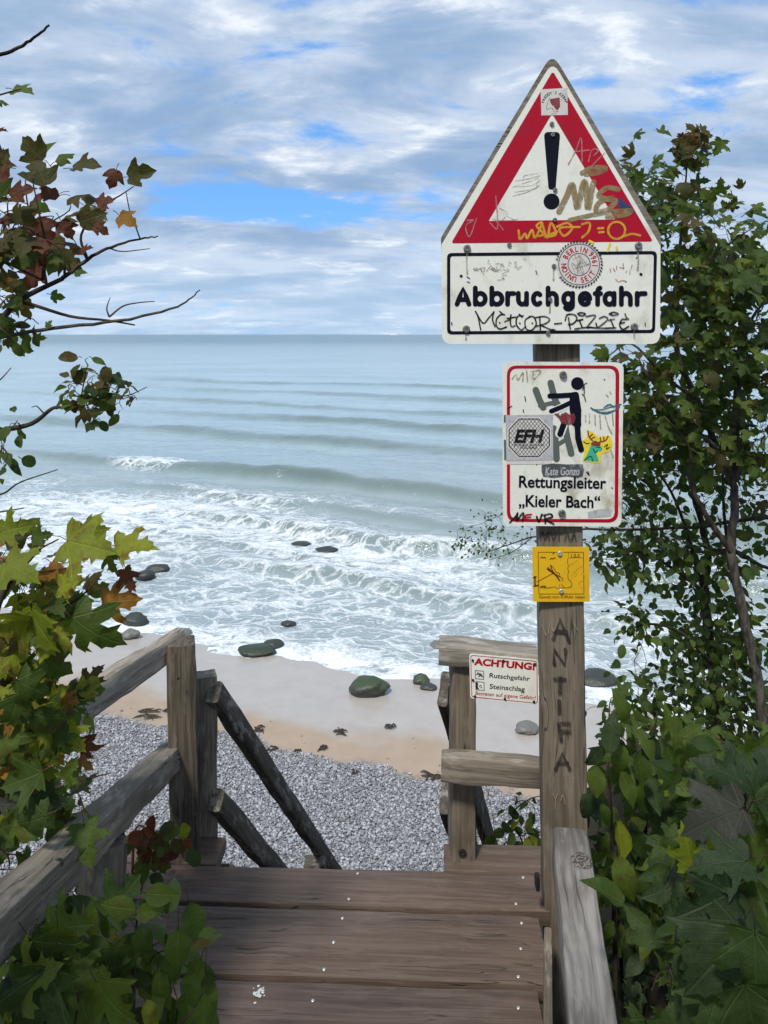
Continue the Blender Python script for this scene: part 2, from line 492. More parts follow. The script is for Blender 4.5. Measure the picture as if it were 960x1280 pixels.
# --- sea
m, t = material('sea_water')
pos = t.n('ShaderNodeNewGeometry').outputs['Position']
att = t.n('ShaderNodeAttribute', attribute_name='foam').outputs['Fac']
sp = t.n('ShaderNodeSeparateXYZ', {0: pos})
dist = sp.outputs[1]
wv1 = t.n('ShaderNodeTexNoise', {'Vector': pos, 'Scale': 0.9, 'Detail': 4.0}).outputs[1]
pw = t.vm('ADD', pos, t.vm('MULTIPLY', t.vm('SUBTRACT', wv1, (0.5, 0.5, 0.5)), (1.6, 1.6, 0)))
pw = t.mapping(pw, rot=(0, 0, R(26)), scale=(0.7, 1.35, 0.0))
v1 = t.n('ShaderNodeTexVoronoi', {'Vector': pw, 'Scale': 1.15}, feature='DISTANCE_TO_EDGE').outputs[0]
v2 = t.n('ShaderNodeTexVoronoi', {'Vector': pw, 'Scale': 3.1}, feature='DISTANCE_TO_EDGE').outputs[0]
blot = t.noise(pw, 1.1, 6.0, 0.65)
d = t.m('MULTIPLY', att, t.m('ADD', 0.35, t.m('MULTIPLY', t.ss(blot, 0.35, 0.68), 1.25)))
f1 = t.ss(t.m('SUBTRACT', v1, t.m('MULTIPLY', d, 0.20)), 0.075, -0.06)
f2 = t.ss(t.m('SUBTRACT', v2, t.m('MULTIPLY', d, 0.19)), 0.08, -0.06)
f3 = t.ss(t.m('ADD', blot, t.m('MULTIPLY', d, 0.36)), 0.84, 1.0)
fine = t.noise(pos, 9.0, 4.0, 0.65)
foam = t.m('MAXIMUM', t.m('MULTIPLY', t.m('MAXIMUM', f1, t.m('MULTIPLY', f2, 0.8)), t.ss(fine, 0.30, 0.62, 0.5, 1.0)), f3)
foam = t.m('MULTIPLY', foam, t.ss(att, 0.02, 0.22))
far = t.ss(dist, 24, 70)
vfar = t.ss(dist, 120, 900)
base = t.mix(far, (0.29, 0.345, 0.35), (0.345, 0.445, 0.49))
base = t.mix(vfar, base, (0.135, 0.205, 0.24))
streak = t.noise(t.mapping(pos, rot=(0, 0, R(24)), scale=(0.012, 0.06, 0)), 1.0, 4.0, 0.55)
base = t.mix(t.m('MULTIPLY', t.ss(streak, 0.42, 0.62), 0.35), base, (0.235, 0.33, 0.365))
face_shade = t.n('ShaderNodeAttribute', attribute_name='face_shade').outputs['Fac']
base = t.mix(face_shade, base, (0.105, 0.150, 0.135))  # wave fronts painted darker green, standing in for their shade
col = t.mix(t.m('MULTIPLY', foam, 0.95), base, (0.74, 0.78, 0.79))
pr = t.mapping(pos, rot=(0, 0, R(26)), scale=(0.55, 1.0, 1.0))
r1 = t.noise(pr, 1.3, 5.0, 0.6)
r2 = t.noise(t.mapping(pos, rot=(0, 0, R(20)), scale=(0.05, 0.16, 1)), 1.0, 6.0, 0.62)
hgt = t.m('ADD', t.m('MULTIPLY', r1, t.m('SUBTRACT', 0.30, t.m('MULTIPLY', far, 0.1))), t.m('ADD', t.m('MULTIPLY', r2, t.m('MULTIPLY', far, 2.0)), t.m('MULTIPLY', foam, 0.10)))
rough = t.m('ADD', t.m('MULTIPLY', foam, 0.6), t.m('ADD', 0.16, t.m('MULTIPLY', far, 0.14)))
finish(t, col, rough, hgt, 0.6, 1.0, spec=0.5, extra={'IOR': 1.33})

ys = [13.5]
while ys[-1] < 125:
    ys.append(ys[-1] + max(0.05, ys[-1] ** 2 / 7220 * 1.05))
while ys[-1] < 45000:
    ys.append(ys[-1] * 1.07)
ys = np.array(ys)
tt = np.linspace(-1, 1, 440)
uu = 0.66 * tt + 2.6 * tt ** 9
Ys = np.repeat(ys[:, None], len(uu), 1)
Xs = uu[None, :] * (Ys + 5)
b0 = R(27.6)
wob = vnoise(Xs / 9, Ys / 9, 21, 3)
q = Xs * math.sin(b0) + Ys * math.cos(b0) + 1.3 * wob
along = Xs * math.cos(b0) - Ys * math.sin(b0)
ss_ = s_of(Xs, Ys)
Z = np.zeros_like(Xs)
fo = np.zeros_like(Xs)
cl = np.zeros_like(Xs)
# crest position, height, face width, back width, along-shore centre, half length, foam
for q0, a, wf, wb, ac, hl, fm in ((31.8, 0.85, 0.6, 2.6, -20, 26, 0.0), (31.0, 0.16, 0.6, 2.0, 14, 30, 0.05), (24.3, 0.62, 0.40, 1.5, -8, 15, 0.5), (25.6, 0.5, 0.5, 1.6, 10, 15, 0.6), (28.0, 0.4, 0.5, 1.6, -18, 12, 0.2),
                                  (20.2, 0.42, 0.35, 1.1, -8, 9, 0.6), (22.0, 0.18, 0.4, 1.1, -18, 9, 0.9), (45.0, 0.6, 1.2, 4.0, -32, 40, 0), (55, 0.6, 1.4, 5, -22, 34, 0),
                                  (67, 0.4, 1.6, 6, -50, 40, 0), (81, 0.42, 2, 7, -20, 60, 0), (97, 0.4, 2.4, 8, -70, 60, 0)):
    dq = q - q0 + 0.5 * vnoise(along / 4, along * 0 + q0, 31, 3)
    env = np.exp(-((along - ac) / hl) ** 4) * (0.85 + 0.30 * vnoise(along / 5, along * 0 + 3 * q0, 41, 3))
    h = np.where(dq < 0, np.exp(-(dq / wf) ** 2), np.exp(-(dq / wb) ** 2))
    Z += a * h * env
    cl = np.maximum(cl, np.clip(env * (0.45 + 0.6 * a), 0, 1) * np.exp(-((dq + 0.55 * wf) / (0.75 * wf)) ** 2))  # front slope of each crest, where the painted shade goes
    if fm:
        fo += fm * env * np.where(dq < 0, np.exp(-(dq / 0.12) ** 2), np.exp(-(dq / 2.2) ** 2))
# the one small breaking patch on the big wave
fo += 1.5 * np.exp(-((along + 31.6) / 2.0) ** 2) * np.exp(-((q - 32.0) / 0.7) ** 2)
chop = vnoise(Xs * 0.9, Ys * 1.1, 51, 4)
swell = vnoise(along / 26, q / 6.5, 61, 4)
Z += 0.11 * chop * sstep(ss_, 16.5, 20) * (1 - sstep(Ys, 60, 160))
Z += 0.16 * vnoise(along / 5, q / 1.7, 55, 3) * sstep(ss_, 19, 26) * (1 - sstep(Ys, 90, 220))
Z += 0.5 * swell * sstep(q, 38, 90) * (1 - 0.6 * sstep(Ys, 400, 2000))
Z += 0.05 * vnoise(Xs * 0.45, Ys * 0.45, 71, 3) * (1 - sstep(ss_, 17, 19))
depth = SEA + Z - beach_z(Xs, Ys)
fo += 1.9 * np.exp(-(np.clip(depth, -0.02, 9) / 0.05) ** 2) * (ss_ < 21)
big = vnoise(Xs / 5.5, Ys / 4.5, 81, 3)
fo += np.clip(0.20 + 0.72 * big, 0.05, 1) * (1 - sstep(q, 21, 30.5)) * sstep(ss_, 15, 16.5)
fo += np.clip(1.3 * vnoise(Xs / 9, Ys / 5, 91, 3) + 0.25, 0, 1) * sstep(-along, 16, 24) * (1 - sstep(q, 25, 31)) * 0.9
fo = fo * (1 - 0.75 * np.clip(cl, 0, 1))
fo = np.clip(fo, 0, 1.6) * (1 - sstep(Ys, 42, 55))
ny, nx = Xs.shape
i = np.arange(ny * nx).reshape(ny, nx)
Fq = np.stack([i[:-1, :-1], i[:-1, 1:], i[1:, 1:], i[1:, :-1]], -1).reshape(-1, 4)
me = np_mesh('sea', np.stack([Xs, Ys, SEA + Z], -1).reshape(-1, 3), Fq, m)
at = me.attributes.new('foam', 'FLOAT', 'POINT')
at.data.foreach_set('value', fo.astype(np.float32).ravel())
me.attributes.new('face_shade', 'FLOAT', 'POINT').data.foreach_set('value', cl.astype(np.float32).ravel())
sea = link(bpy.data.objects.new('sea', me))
sea['kind'] = 'structure'

# --- shingle: thousands of pebbles, one mass
m, t = material('shingle')
rp = t.n('ShaderNodeNewGeometry').outputs['Random Per Island']
pos = t.n('ShaderNodeNewGeometry').outputs['Position']
cr = t.n('ShaderNodeValToRGB', {0: rp})
e = cr.color_ramp.elements
e[0].position, e[0].color = 0.0, (0.15, 0.155, 0.165, 1)
e[1].position, e[1].color = 1.0, (0.47, 0.47, 0.48, 1)
for p_, c_ in ((0.2, (0.19, 0.195, 0.21)), (0.45, (0.30, 0.29, 0.285)), (0.65, (0.29, 0.305, 0.33)), (0.86, (0.42, 0.425, 0.44))):
    k = e.new(p_)
    k.color = (*c_, 1)
c = t.mix(t.m('MULTIPLY', t.ss(t.noise(pos, 50.0, 3.0), 0.5, 0.7), 0.4), cr.outputs[0], (0.10, 0.10, 0.11))
finish(t, c, 0.6, spec=0.35)
ico = bmesh.new()
bmesh.ops.create_icosphere(ico, subdivisions=1, radius=1.0)
iv = np.array([v_.co[:] for v_ in ico.verts])
ifc = np.array([[v_.index for v_ in f_.verts] for f_ in ico.faces])
ico.free()


def pebbles(n, xr, yr, smin, smax, rlo, rhi):
    X = rng.uniform(*xr, n * 3)
    Y = rng.uniform(*yr, n * 3)
    s_ = s_of(X, Y) + 0.7 * vnoise(X * 0.9, Y * 0.9, 13, 4)
    ok = (s_ > smin) & (s_ < smax) & (np.abs(X) < Y * 0.58 + 0.6)
    X, Y = X[ok][:n], Y[ok][:n]
    n = len(X)
    r = rlo + (rhi - rlo) * rng.random(n) ** 2.2
    sc = np.stack([r * rng.uniform(0.8, 1.35, n), r * rng.uniform(0.75, 1.1, n), r * rng.uniform(0.5, 0.85, n)], -1)
    a = rng.uniform(0, 6.28, n)
    tl = rng.normal(0, 0.35, n)
    jit = 1 + rng.uniform(-0.16, 0.16, (n, len(iv), 1))
    B = iv[None] * jit * sc[:, None]
    x, y, z = B[..., 0], B[..., 1], B[..., 2]
    y, z = y * np.cos(tl)[:, None] - z * np.sin(tl)[:, None], y * np.sin(tl)[:, None] + z * np.cos(tl)[:, None]
    x, y = x * np.cos(a)[:, None] - y * np.sin(a)[:, None], x * np.sin(a)[:, None] + y * np.cos(a)[:, None]
    zz_ = beach_z(X, Y) + r * 0.25 + rng.uniform(0, 0.018, n)
    V = np.stack([x + X[:, None], y + Y[:, None], z + zz_[:, None]], -1).reshape(-1, 3)
    Fq = (ifc[None] + (np.arange(n) * len(iv))[:, None, None]).reshape(-1, 3)
    return V, Fq


Va, Fa = pebbles(82000, (-9, 8), (9.7, 16.0), 7.0, 12.25, 0.009, 0.030)
Vb, Fb = pebbles(160, (-8, 8), (9, 17), 11.9, 13.1, 0.014, 0.035)
me = np_mesh('gravel', np.concatenate([Va, Vb]), np.concatenate([Fa, Fb + len(Va)]), m)
gravel = link(bpy.data.objects.new('gravel', me))
gravel['kind'] = 'stuff'
tag(gravel, 'grey and white shingle covering the upper beach below the steps', 'gravel')


# --- boulders
def rockmat(name, a, b, moss, moss_amt):
    m, t = material(name)
    oc = t.n('ShaderNodeTexCoord').outputs['Object']
    nz = t.n('ShaderNodeSeparateXYZ', {0: t.n('ShaderNodeNewGeometry').outputs['Normal']}).outputs[2]
    n1 = t.noise(oc, 4.0, 6.0, 0.65)
    n2 = t.noise(oc, 22.0, 4.0, 0.6)
    c = t.mix(n2, a, b)
    mk = t.m('MULTIPLY', t.ss(t.m('ADD', n1, t.m('MULTIPLY', nz, 0.25)), 0.50, 0.66), moss_amt)
    c = t.mix(mk, c, moss)
    finish(t, c, 0.45, t.m('ADD', n1, t.m('MULTIPLY', n2, 0.5)), 0.5, 0.05, spec=0.5)
    return m


M['rock_moss'] = rockmat('mossy_rock', (0.020, 0.022, 0.020), (0.07, 0.07, 0.06), (0.040, 0.062, 0.022), 0.95)
M['rock_dark'] = rockmat('wet_dark_rock', (0.014, 0.015, 0.017), (0.055, 0.055, 0.055), (0.030, 0.040, 0.020), 0.5)
M['rock_low'] = rockmat('weedy_rock', (0.016, 0.018, 0.016), (0.05, 0.052, 0.045), (0.026, 0.042, 0.016), 0.9)
M['rock_grey'] = rockmat('grey_rock', (0.10, 0.10, 0.10), (0.24, 0.235, 0.225), (0.10, 0.11, 0.07), 0.4)


def boulder(px, py, wpx, hpx, mat, label, seed, zoff=0.0):
    z = float(SEA + zoff)
    base = G(px, py + hpx * 0.5, z)
    for _ in range(4):
        z = max(float(beach_z(np.array(base.x), np.array(base.y))), SEA - 0.02)
        base = G(px, py + hpx * 0.5, z)
    sx = wpx * base.y / F / 2
    sz = max(hpx * base.y / F / 2, 0.04)
    bm = bmesh.new()
    bmesh.ops.create_icosphere(bm, subdivisions=4, radius=1.0)
    for v_ in bm.verts:
        p = v_.co.copy()
        k = 1 + 0.22 * mnoise.noise(p * 1.1 + Vector((seed * 3.1, 0, seed))) + 0.10 * mnoise.noise(p * 2.7 + Vector((0, seed * 2.3, 0))) + 0.05 * mnoise.noise(p * 6 + Vector((seed, 0, 0))) + 0.03 * mnoise.noise(p * 14 + Vector((seed, 0, 0)))
        # blunt facets
        for fdir in range(4):
            random.seed(seed * 17 + fdir)
            dn = Vector((random.uniform(-1, 1), random.uniform(-1, 1), random.uniform(-0.2, 1))).normalized()
            e_ = p.dot(dn) * k - 0.78
            if e_ > 0:
                k -= e_ * 0.75
        v_.co = Vector((p.x * k * sx, p.y * k * sx * 0.8, p.z * k * sz * 1.0))
    me = bpy.data.meshes.new('boulder')
    bm.to_mesh(me)
    bm.free()
    me.polygons.foreach_set('use_smooth', [True] * len(me.polygons))
    me.materials.append(M[mat])
    o = link(bpy.data.objects.new('boulder', me))
    o.location = (base.x, base.y + sx * 0.7, z + sz * 0.55)
    tag(o, label, 'rock', 'boulders along the waterline')
    return o


for k, a in enumerate((
    (461, 860, 52, 26, 'rock_moss', 'large green mossy boulder alone on the wet sand'),
    (319, 816, 46, 12, 'rock_low', 'flat dark green boulder at the water edge, left of the mossy one on the sand'),
    (340, 807, 28, 11, 'rock_dark', 'small dark boulder leaning against the flat green one at the water edge'),
    (360, 781, 20, 8, 'rock_dark', 'small dark rock alone in the white foam above the flat dark green boulder'),
    (527, 850, 22, 14, 'rock_moss', 'small round dark green rock at the foam edge beside the right railing'),
    (536, 860, 22, 7, 'rock_dark', 'low dark rock lying just below the small round green one'),
    (166, 775, 32, 20, 'rock_dark', 'blocky dark boulder at the water edge left of the tall railing post'),
    (160, 793, 24, 14, 'rock_grey', 'grey boulder below the blocky dark one at the left water edge'),
    (376, 683, 28, 15, 'rock_dark', 'round dark rock awash in the surf, left one of the middle pair'),
    (408, 689, 32, 13, 'rock_dark', 'low flat dark rock awash in the surf, right one of the middle pair'),
    (178, 719, 26, 13, 'rock_dark', 'nearer of the two dark rocks in the surf behind the maple leaves'),
    (194, 711, 30, 12, 'rock_dark', 'farther of the two dark rocks in the surf behind the maple leaves'),
    (229, 791, 20, 10, 'rock_grey', 'grey rock just behind the top of the tall left railing post'),
    (661, 912, 30, 15, 'rock_grey', 'pale grey stone on the sand seen below the small red lettered sign'),
    (752, 852, 50, 15, 'rock_dark', 'dark boulder at the water edge right of the sign post'),
    (549, 808, 26, 9, 'rock_grey', 'grey rock in the foam behind the left end of the right top rail'),
)):
    boulder(*a, seed=k + 1)


# --- bits of seaweed on the sand
m, t = material('seaweed')
oc = t.n('ShaderNodeTexCoord').outputs['Object']
finish(t, t.mix(t.noise(oc, 20.0), (0.012, 0.010, 0.008), (0.045, 0.032, 0.02)), 0.6)
M['weed'] = m
for k, (px, py, wpx, lab) in enumerate((
    (186, 893, 30, 'dark strand of seaweed left of the tall left post, longer of the two'),
    (212, 888, 14, 'short dark clump of seaweed touching the tall left post'),
    (424, 917, 16, 'dark seaweed clump on the brown sand below the mossy boulder'),
    (487, 909, 13, 'small dark seaweed clump on the sand, right of the mossy boulder'),
    (325, 912, 16, 'dark seaweed clump at the sand edge beside the left stair rail'),
    (340, 938, 12, 'small seaweed tuft at the shingle edge right of the left stair rail'),
    (372, 941, 9, 'tiny dark seaweed tuft at the shingle edge, middle of the opening'),
    (403, 937, 11, 'tiny seaweed tuft where the shingle meets the brown sand'),
    (443, 967, 10, 'black seaweed scrap lying out on the shingle'),
    (540, 972, 22, 'dark seaweed heap at the shingle edge beside the right railing post'),
)):
    random.seed(100 + k)
    c0 = G(px, py, -5.85)
    zb = float(beach_z(np.array(c0.x), np.array(c0.y)))
    c0 = G(px, py, zb)
    wd = wpx * c0.y / F
    vs, fs = [], []
    for j in range(9):
        a0 = random.gauss(0, 0.5)
        ln = wd * random.uniform(0.4, 0.8)
        st = Vector((random.uniform(-0.4, 0.4) * wd, random.uniform(-0.4, 0.4) * wd, 0.01))
        nb = len(vs)
        for q_ in range(5):
            f_ = q_ / 4
            cpt = st + Vector((math.cos(a0) * ln * (f_ - 0.5), math.sin(a0) * ln * (f_ - 0.5) + random.uniform(-0.02, 0.02), 0.008 + 0.018 * math.sin(f_ * 3.1) * random.random()))
            wdt = 0.022 * math.sin(0.3 + f_ * 2.6)
            vs += [cpt + Vector((0, -wdt, 0)), cpt + Vector((0, 0, wdt * 1.3)), cpt + Vector((0, wdt, 0))]
            if q_:
                b_ = nb + 3 * q_
                fs += [(b_ - 3, b_, b_ + 1, b_ - 2), (b_ - 2, b_ + 1, b_ + 2, b_ - 1)]
    o = mesh_obj('seaweed_clump', vs, fs, M['weed'], smooth=True)
    o.location = (c0.x, c0.y, zb)
    tag(o, lab, 'seaweed', 'seaweed washed up on the beach')

# --- ferry on the horizon
fy = thing('ferry', (90, 7000, SEA), 'tiny white ship on the far sea horizon', 'ship')
m_ship = flat('ship_white', (0.8, 0.8, 0.8))
hull = mesh_obj('hull', [(-38, -6, 0), (34, -6, 0), (42, 0, 8), (34, 6, 0), (-38, 6, 0), (-40, -7, 8), (34, -7, 8), (34, 7, 8), (-40, 7, 8)],
                [(0, 1, 6, 5), (1, 2, 6), (1, 3, 2), (3, 7, 2), (3, 4, 8, 7), (4, 0, 5, 8), (5, 6, 2, 7, 8), (0, 4, 3, 1)], m_ship, fy)
sup = mesh_obj('superstructure', [(-30, -5, 8), (20, -5, 8), (20, 5, 8), (-30, 5, 8), (-28, -5, 15), (14, -5, 15), (14, 5, 15), (-28, 5, 15)],
               [(0, 1, 5, 4), (1, 2, 6, 5), (2, 3, 7, 6), (3, 0, 4, 7), (4, 5, 6, 7)], m_ship, fy)

# ------------------------------------------------------------------ timber
def beam(name, p0, p1, wy, hz, mat, parent=None, up=(0, 0, 1), seg=None, bevel=0.006, rough=0.0016, taper=1.0, seed=None, bow=0.0):
    """one sawn, weathered timber from p0 to p1; its own X axis runs along it"""
    p0, p1 = Vector(p0), Vector(p1)
    L = (p1 - p0).length
    ax = (p1 - p0).normalized()
    zz_ = (Vector(up) - ax * ax.dot(Vector(up))).normalized()
    yy = zz_.cross(ax)
    rot = Matrix((ax, yy, zz_)).transposed().to_4x4()
    n = seg or max(4, min(28, int(L / 0.035)))
    sd = seed if seed is not None else random.uniform(0, 50)
    prof = []
    for cxx, cyy, a0 in ((1, 1, 0), (-1, 1, 90), (-1, -1, 180), (1, -1, 270)):
        for da in (0, 45, 90):
            a = R(a0 + da)
            prof.append((cxx * (wy / 2 - bevel) + bevel * math.cos(a), cyy * (hz / 2 - bevel) + bevel * math.sin(a)))
        # one point in the middle of each face
        nx_, ny_ = {0: (0, 1), 90: (-1, 0), 180: (0, -1), 270: (1, 0)}[a0]
        prof.append((nx_ * wy / 2, ny_ * hz / 2))
    k = len(prof)
    vs, fs = [], []
    for j in range(n + 1):
        f = j / n
        x = -L / 2 + L * f
        sc = 1 + (taper - 1) * f
        e_ = 0.0
        if j in (0, n):
            e_ = -0.0025
        for i_, (a, b) in enumerate(prof):
            nn = mnoise.noise(Vector((x * 7 + sd, a * 22, b * 22))) * rough * 2 + mnoise.noise(Vector((x * 22, a * 40 + sd, b * 40))) * rough
            ln = math.hypot(a, b) or 1
            r_ = 1 + (nn + e_) / ln
            ex = mnoise.noise(Vector((a * 30, b * 30, sd))) * 0.004 if j in (0, n) else 0
            vs.append((x + ex, a * r_ * sc, b * r_ * sc + bow * (1 - (2 * f - 1) ** 2)))
            if j:
                i2 = (i_ + 1) % k
                fs.append(((j - 1) * k + i_, (j - 1) * k + i2, j * k + i2, j * k + i_))
    fs = [tuple(reversed(f_)) for f_ in fs]
    fs.append(tuple(range(k)))
    fs.append(tuple(reversed(range(n * k, n * k + k))))
    o = mesh_obj(name, vs, fs, mat, sharp=R(28))
    o.matrix_world = Matrix.Translation((p0 + p1) / 2) @ rot
    if parent is not None:
        o.parent = parent
        o.matrix_parent_inverse = Matrix.Translation(-Vector(parent.location))
    return o


def disc(name, c, r, hgt, mat, parent=None, nrm=(0, 0, 1), n=12, hole=True):
    """low screw or bolt head with a recessed drive"""
    vs, fs = [], []
    rings = ((1.0, 0.0), (1.0, 0.6), (0.8, 1.0), (0.42, 1.0), (0.32, 0.45 if hole else 1.0))
    for rr, hh in rings:
        for i_ in range(n):
            a = 6.2832 * i_ / n
            vs.append((r * rr * math.cos(a), r * rr * math.sin(a), hgt * hh))
    for j in range(len(rings) - 1):
        for i_ in range(n):
            i2 = (i_ + 1) % n
            fs.append((j * n + i_, j * n + i2, (j + 1) * n + i2, (j + 1) * n + i_))
    fs.append(tuple(range((len(rings) - 1) * n, len(rings) * n)))
    o = mesh_obj(name, vs, fs, mat, sharp=R(30))
    q_ = Vector(nrm).to_track_quat('Z', 'Y').to_matrix().to_4x4()
    o.matrix_world = Matrix.Translation(Vector(c)) @ q_
    if parent is not None:
        o.parent = parent
    return o


def put(o, parent):
    """make a world-placed piece a child of an unrotated thing"""
    o.parent = parent
    o.matrix_parent_inverse = Matrix.Translation(-Vector(parent.location))
    return o


# --- landing: planks with open joints
deck = bpy.data.objects.new('landing_floor', None)
link(deck)
deck['kind'] = 'structure'
deck['label'] = 'brown plank landing at the head of the beach steps'
BS = -0.042          # planks run very slightly towards the viewer on the right


def plank(y0, y1, x0, x1, seed):
    yc = (y0 + y1) / 2
    return beam('plank', (x0, yc - BS * 0 + x0 * BS, -0.022), (x1, yc + x1 * BS, -0.022), (y1 - y0), 0.044, M['deck'], deck, seg=26, bevel=0.0032, rough=0.0016, seed=seed)


rows = [(2.125, 2.268)] + [(2.107 - 0.239 * k - 0.221, 2.107 - 0.239 * k) for k in range(8)]
planks = []
for k, (a, b) in enumerate(rows):
    right = 0.205 * (a + b) / 2 + 0.012       # the edge runs back at an angle beside the post
    right = (680 - 480) / F * (a + b) / 2
    planks.append(plank(a, b, -0.86 - 0.0 * k, right, 3.3 * k))
plank(2.276, 2.40, -0.80, -0.505, 41)
plank(2.276, 2.40, 0.185, 0.62, 47)
screws = [(0, [(447, 1092), (436, 1124), (654, 1097), (645, 1130)]),
          (1, [(428, 1148), (417, 1178), (405, 1212), (652, 1154), (651, 1186), (648, 1221)]),
          (2, [(391, 1251), (386, 1296), (648, 1260)])]
for k, lst in screws:
    for px, py in lst:
        c_ = G(px, py, 0.0)
        o = disc('screw', (0, 0, 0), 0.0042, 0.0018, M['screw'])
        wm = Matrix.Translation(c_)
        o.parent = planks[k]
        o.matrix_parent_inverse = planks[k].matrix_world.inverted()
        o.matrix_world = wm
# a splash of bird lime on the nearest plank
c_ = G(324, 1240, 0.0012)
vs, fs = [], []
for j in range(26):
    random.seed(300 + j)
    r_ = random.uniform(0.0015, 0.005)
    o_ = Vector((random.gauss(0, 0.009), random.gauss(0, 0.012), j * 0.00004))
    b_ = len(vs)
    for i_ in range(8):
        a = i_ * 0.7854
        vs.append(c_ + o_ + Vector((r_ * math.cos(a) * random.uniform(0.7, 1.2), r_ * math.sin(a) * random.uniform(0.7, 1.2), 0)))
    fs.append(tuple(range(b_, b_ + 8)))
o = mesh_obj('bird_dropping', vs, fs, M['bird'])
tag(o, 'white bird dropping splashed on the nearest floor plank', 'dropping')
beam('edge_board', P(685, HY + EYE * F / 2.03, 2.03) + Vector((0, 0, -0.06)), P(685, HY + EYE * F / 1.1, 1.1) + Vector((0, 0, -0.06)), 0.022, 0.16, M['rail'], deck, seg=10)
# joists under the landing
for k, x in enumerate((-0.7, -0.1, 0.36)):
    beam('joist', (x, 2.25, -0.125), (x, 0.3, -0.125), 0.07, 0.15, M['raildark'], deck, seg=6)

# --- left railing
lr = thing('wooden_railing', (-0.62, 2.33, 0), 'weathered wooden railing on the left with a tall post and two level rails', 'railing')
yp = 2.33
pt = P(226, 800, yp)
pb = P(232, 1082, yp)
beam('post', (pb.x - 0.002, yp + 0.02, pb.z - 0.25), (pt.x - 0.004, yp + 0.02, pt.z - 0.012), 0.085, 0.09, M['postdark'], lr, up=(0.24, -1, 0), bevel=0.008, rough=0.003)
beam('post', (-0.572, yp + 0.12, -0.25), (-0.574, yp + 0.12, P(258, 846, yp + 0.1).z), 0.066, 0.06, M['rail'], lr, up=(0.3, -1, 0), rough=0.002)
a0 = P(224, 800, yp + 0.085)
a1 = P(89, 889, 2.0)
beam('top_rail', a1 + (a1 - a0) * 0.6, a0, 0.05, 0.082, M['railpale'], lr, rough=0.0045, bevel=0.012, seed=5.0)
b0_ = P(219, 940, yp + 0.085)
b1_ = P(0, 1151, 1.2)
low = beam('lower_rail', b1_ + (b1_ - b0_) * 0.25, b0_, 0.075, 0.072, M['rail'], lr, rough=0.003, bevel=0.010, seed=9.0)
pc = P(121, 1080, 1.72)
beam('post', (pc.x - 0.004, 1.745, -0.45), (pc.x + 0.004, 1.745, P(121, 1056, 1.72).z), 0.098, 0.098, M['rail'], lr, up=(0.5, -1, 0), rough=0.003)
put(disc('bolt', P(73, 1079, 1.36), 0.009, 0.004, M['iron'], nrm=(0.35, -1, 0.4)), lr)
put(disc('bolt', P(225, 948, yp - 0.075), 0.005, 0.003, M['iron'], nrm=(0.2, -1, 0)), lr)
put(disc('bolt', P(223, 848, yp - 0.058), 0.004, 0.003, M['iron'], nrm=(0.2, -1, 0)), lr)

# --- hand rails going down the steps
dirv = Vector((180 / F, 1, -1034 / F)).normalized()
sl = thing('stair_railing', (-0.5, 2.45, 0), 'dark wooden handrails descending on the left side of the beach steps', 'railing')
s0 = P(268, 864, 2.415)
beam('top_rail', s0, s0 + dirv * 3.2, 0.045, 0.072, M['raildark'], sl, rough=0.0025, bevel=0.012, seed=12)
s1 = P(270, 1000, 2.415)
beam('lower_rail', s1, s1 + dirv * 3.0, 0.045, 0.072, M['raildark'], sl, rough=0.0025, bevel=0.012, seed=14)
sp_ = P(404, 1066, 3.42)
beam('post', (sp_.x - 0.05, sp_.y + 0.14, sp_.z - 1.6), (sp_.x - 0.05, sp_.y + 0.14, sp_.z - 0.13), 0.10, 0.08, M['raildark'], sl, up=(0, -1, 0))

sr = thing('stair_railing', (0.25, 2.45, 0), 'stubby dark handrail ends on the right side of the beach steps', 'railing')
s2 = P(555, 868, 2.46)
dr2 = Vector((0.265, 1, -1034 / F)).normalized()
beam('top_rail', s2 + Vector((0, 0, 0.02)), s2 + dr2 * 3.0, 0.035, 0.115, M['raildark'], sr, rough=0.002, bevel=0.010, seed=15)
s3 = P(557, 1002, 2.46)
beam('lower_rail', s3 + Vector((0, 0, 0.02)), s3 + dr2 * 2.8, 0.035, 0.115, M['raildark'], sr, rough=0.002, bevel=0.010, seed=16)

# --- front railing right of the opening
fr = thing('wooden_railing', (0.3, 2.33, 0), 'low wooden railing between the step opening and the sign post, two rails on one post', 'railing')
fp = P(577, 1080, 2.33)
beam('post', (fp.x + 0.002, 2.35, -0.25), (P(579, 830, 2.33).x, 2.35, P(578, 826, 2.33).z), 0.073, 0.09, M['post'], fr, up=(0.05, -1, 0), rough=0.003)
beam('top_rail', (P(549, 0, 2.33).x, 2.335, P(0, 819, 2.30).z), (0.465, 2.312, P(0, 826, 2.30).z), 0.10, 0.062, M['railpale'], fr, rough=0.003, bevel=0.010, seed=21)
beam('lower_rail', (P(552, 0, 2.27).x, 2.275, P(0, 962, 2.25).z), (0.465, 2.255, P(0, 968, 2.25).z), 0.055, 0.078, M['rail'], fr, rough=0.003, bevel=0.009, seed=23)
beam('brace', (fp.x + 0.045, 2.42, -0.3), (fp.x + 0.025, 2.42, P(0, 1000, 2.4).z), 0.05, 0.05, M['rail'], fr, up=(0, -1, 0))
put(disc('knot_hole', P(578, 1066, 2.30), 0.012, 0.002, M['iron'], nrm=(0, -1, 0)), fr)

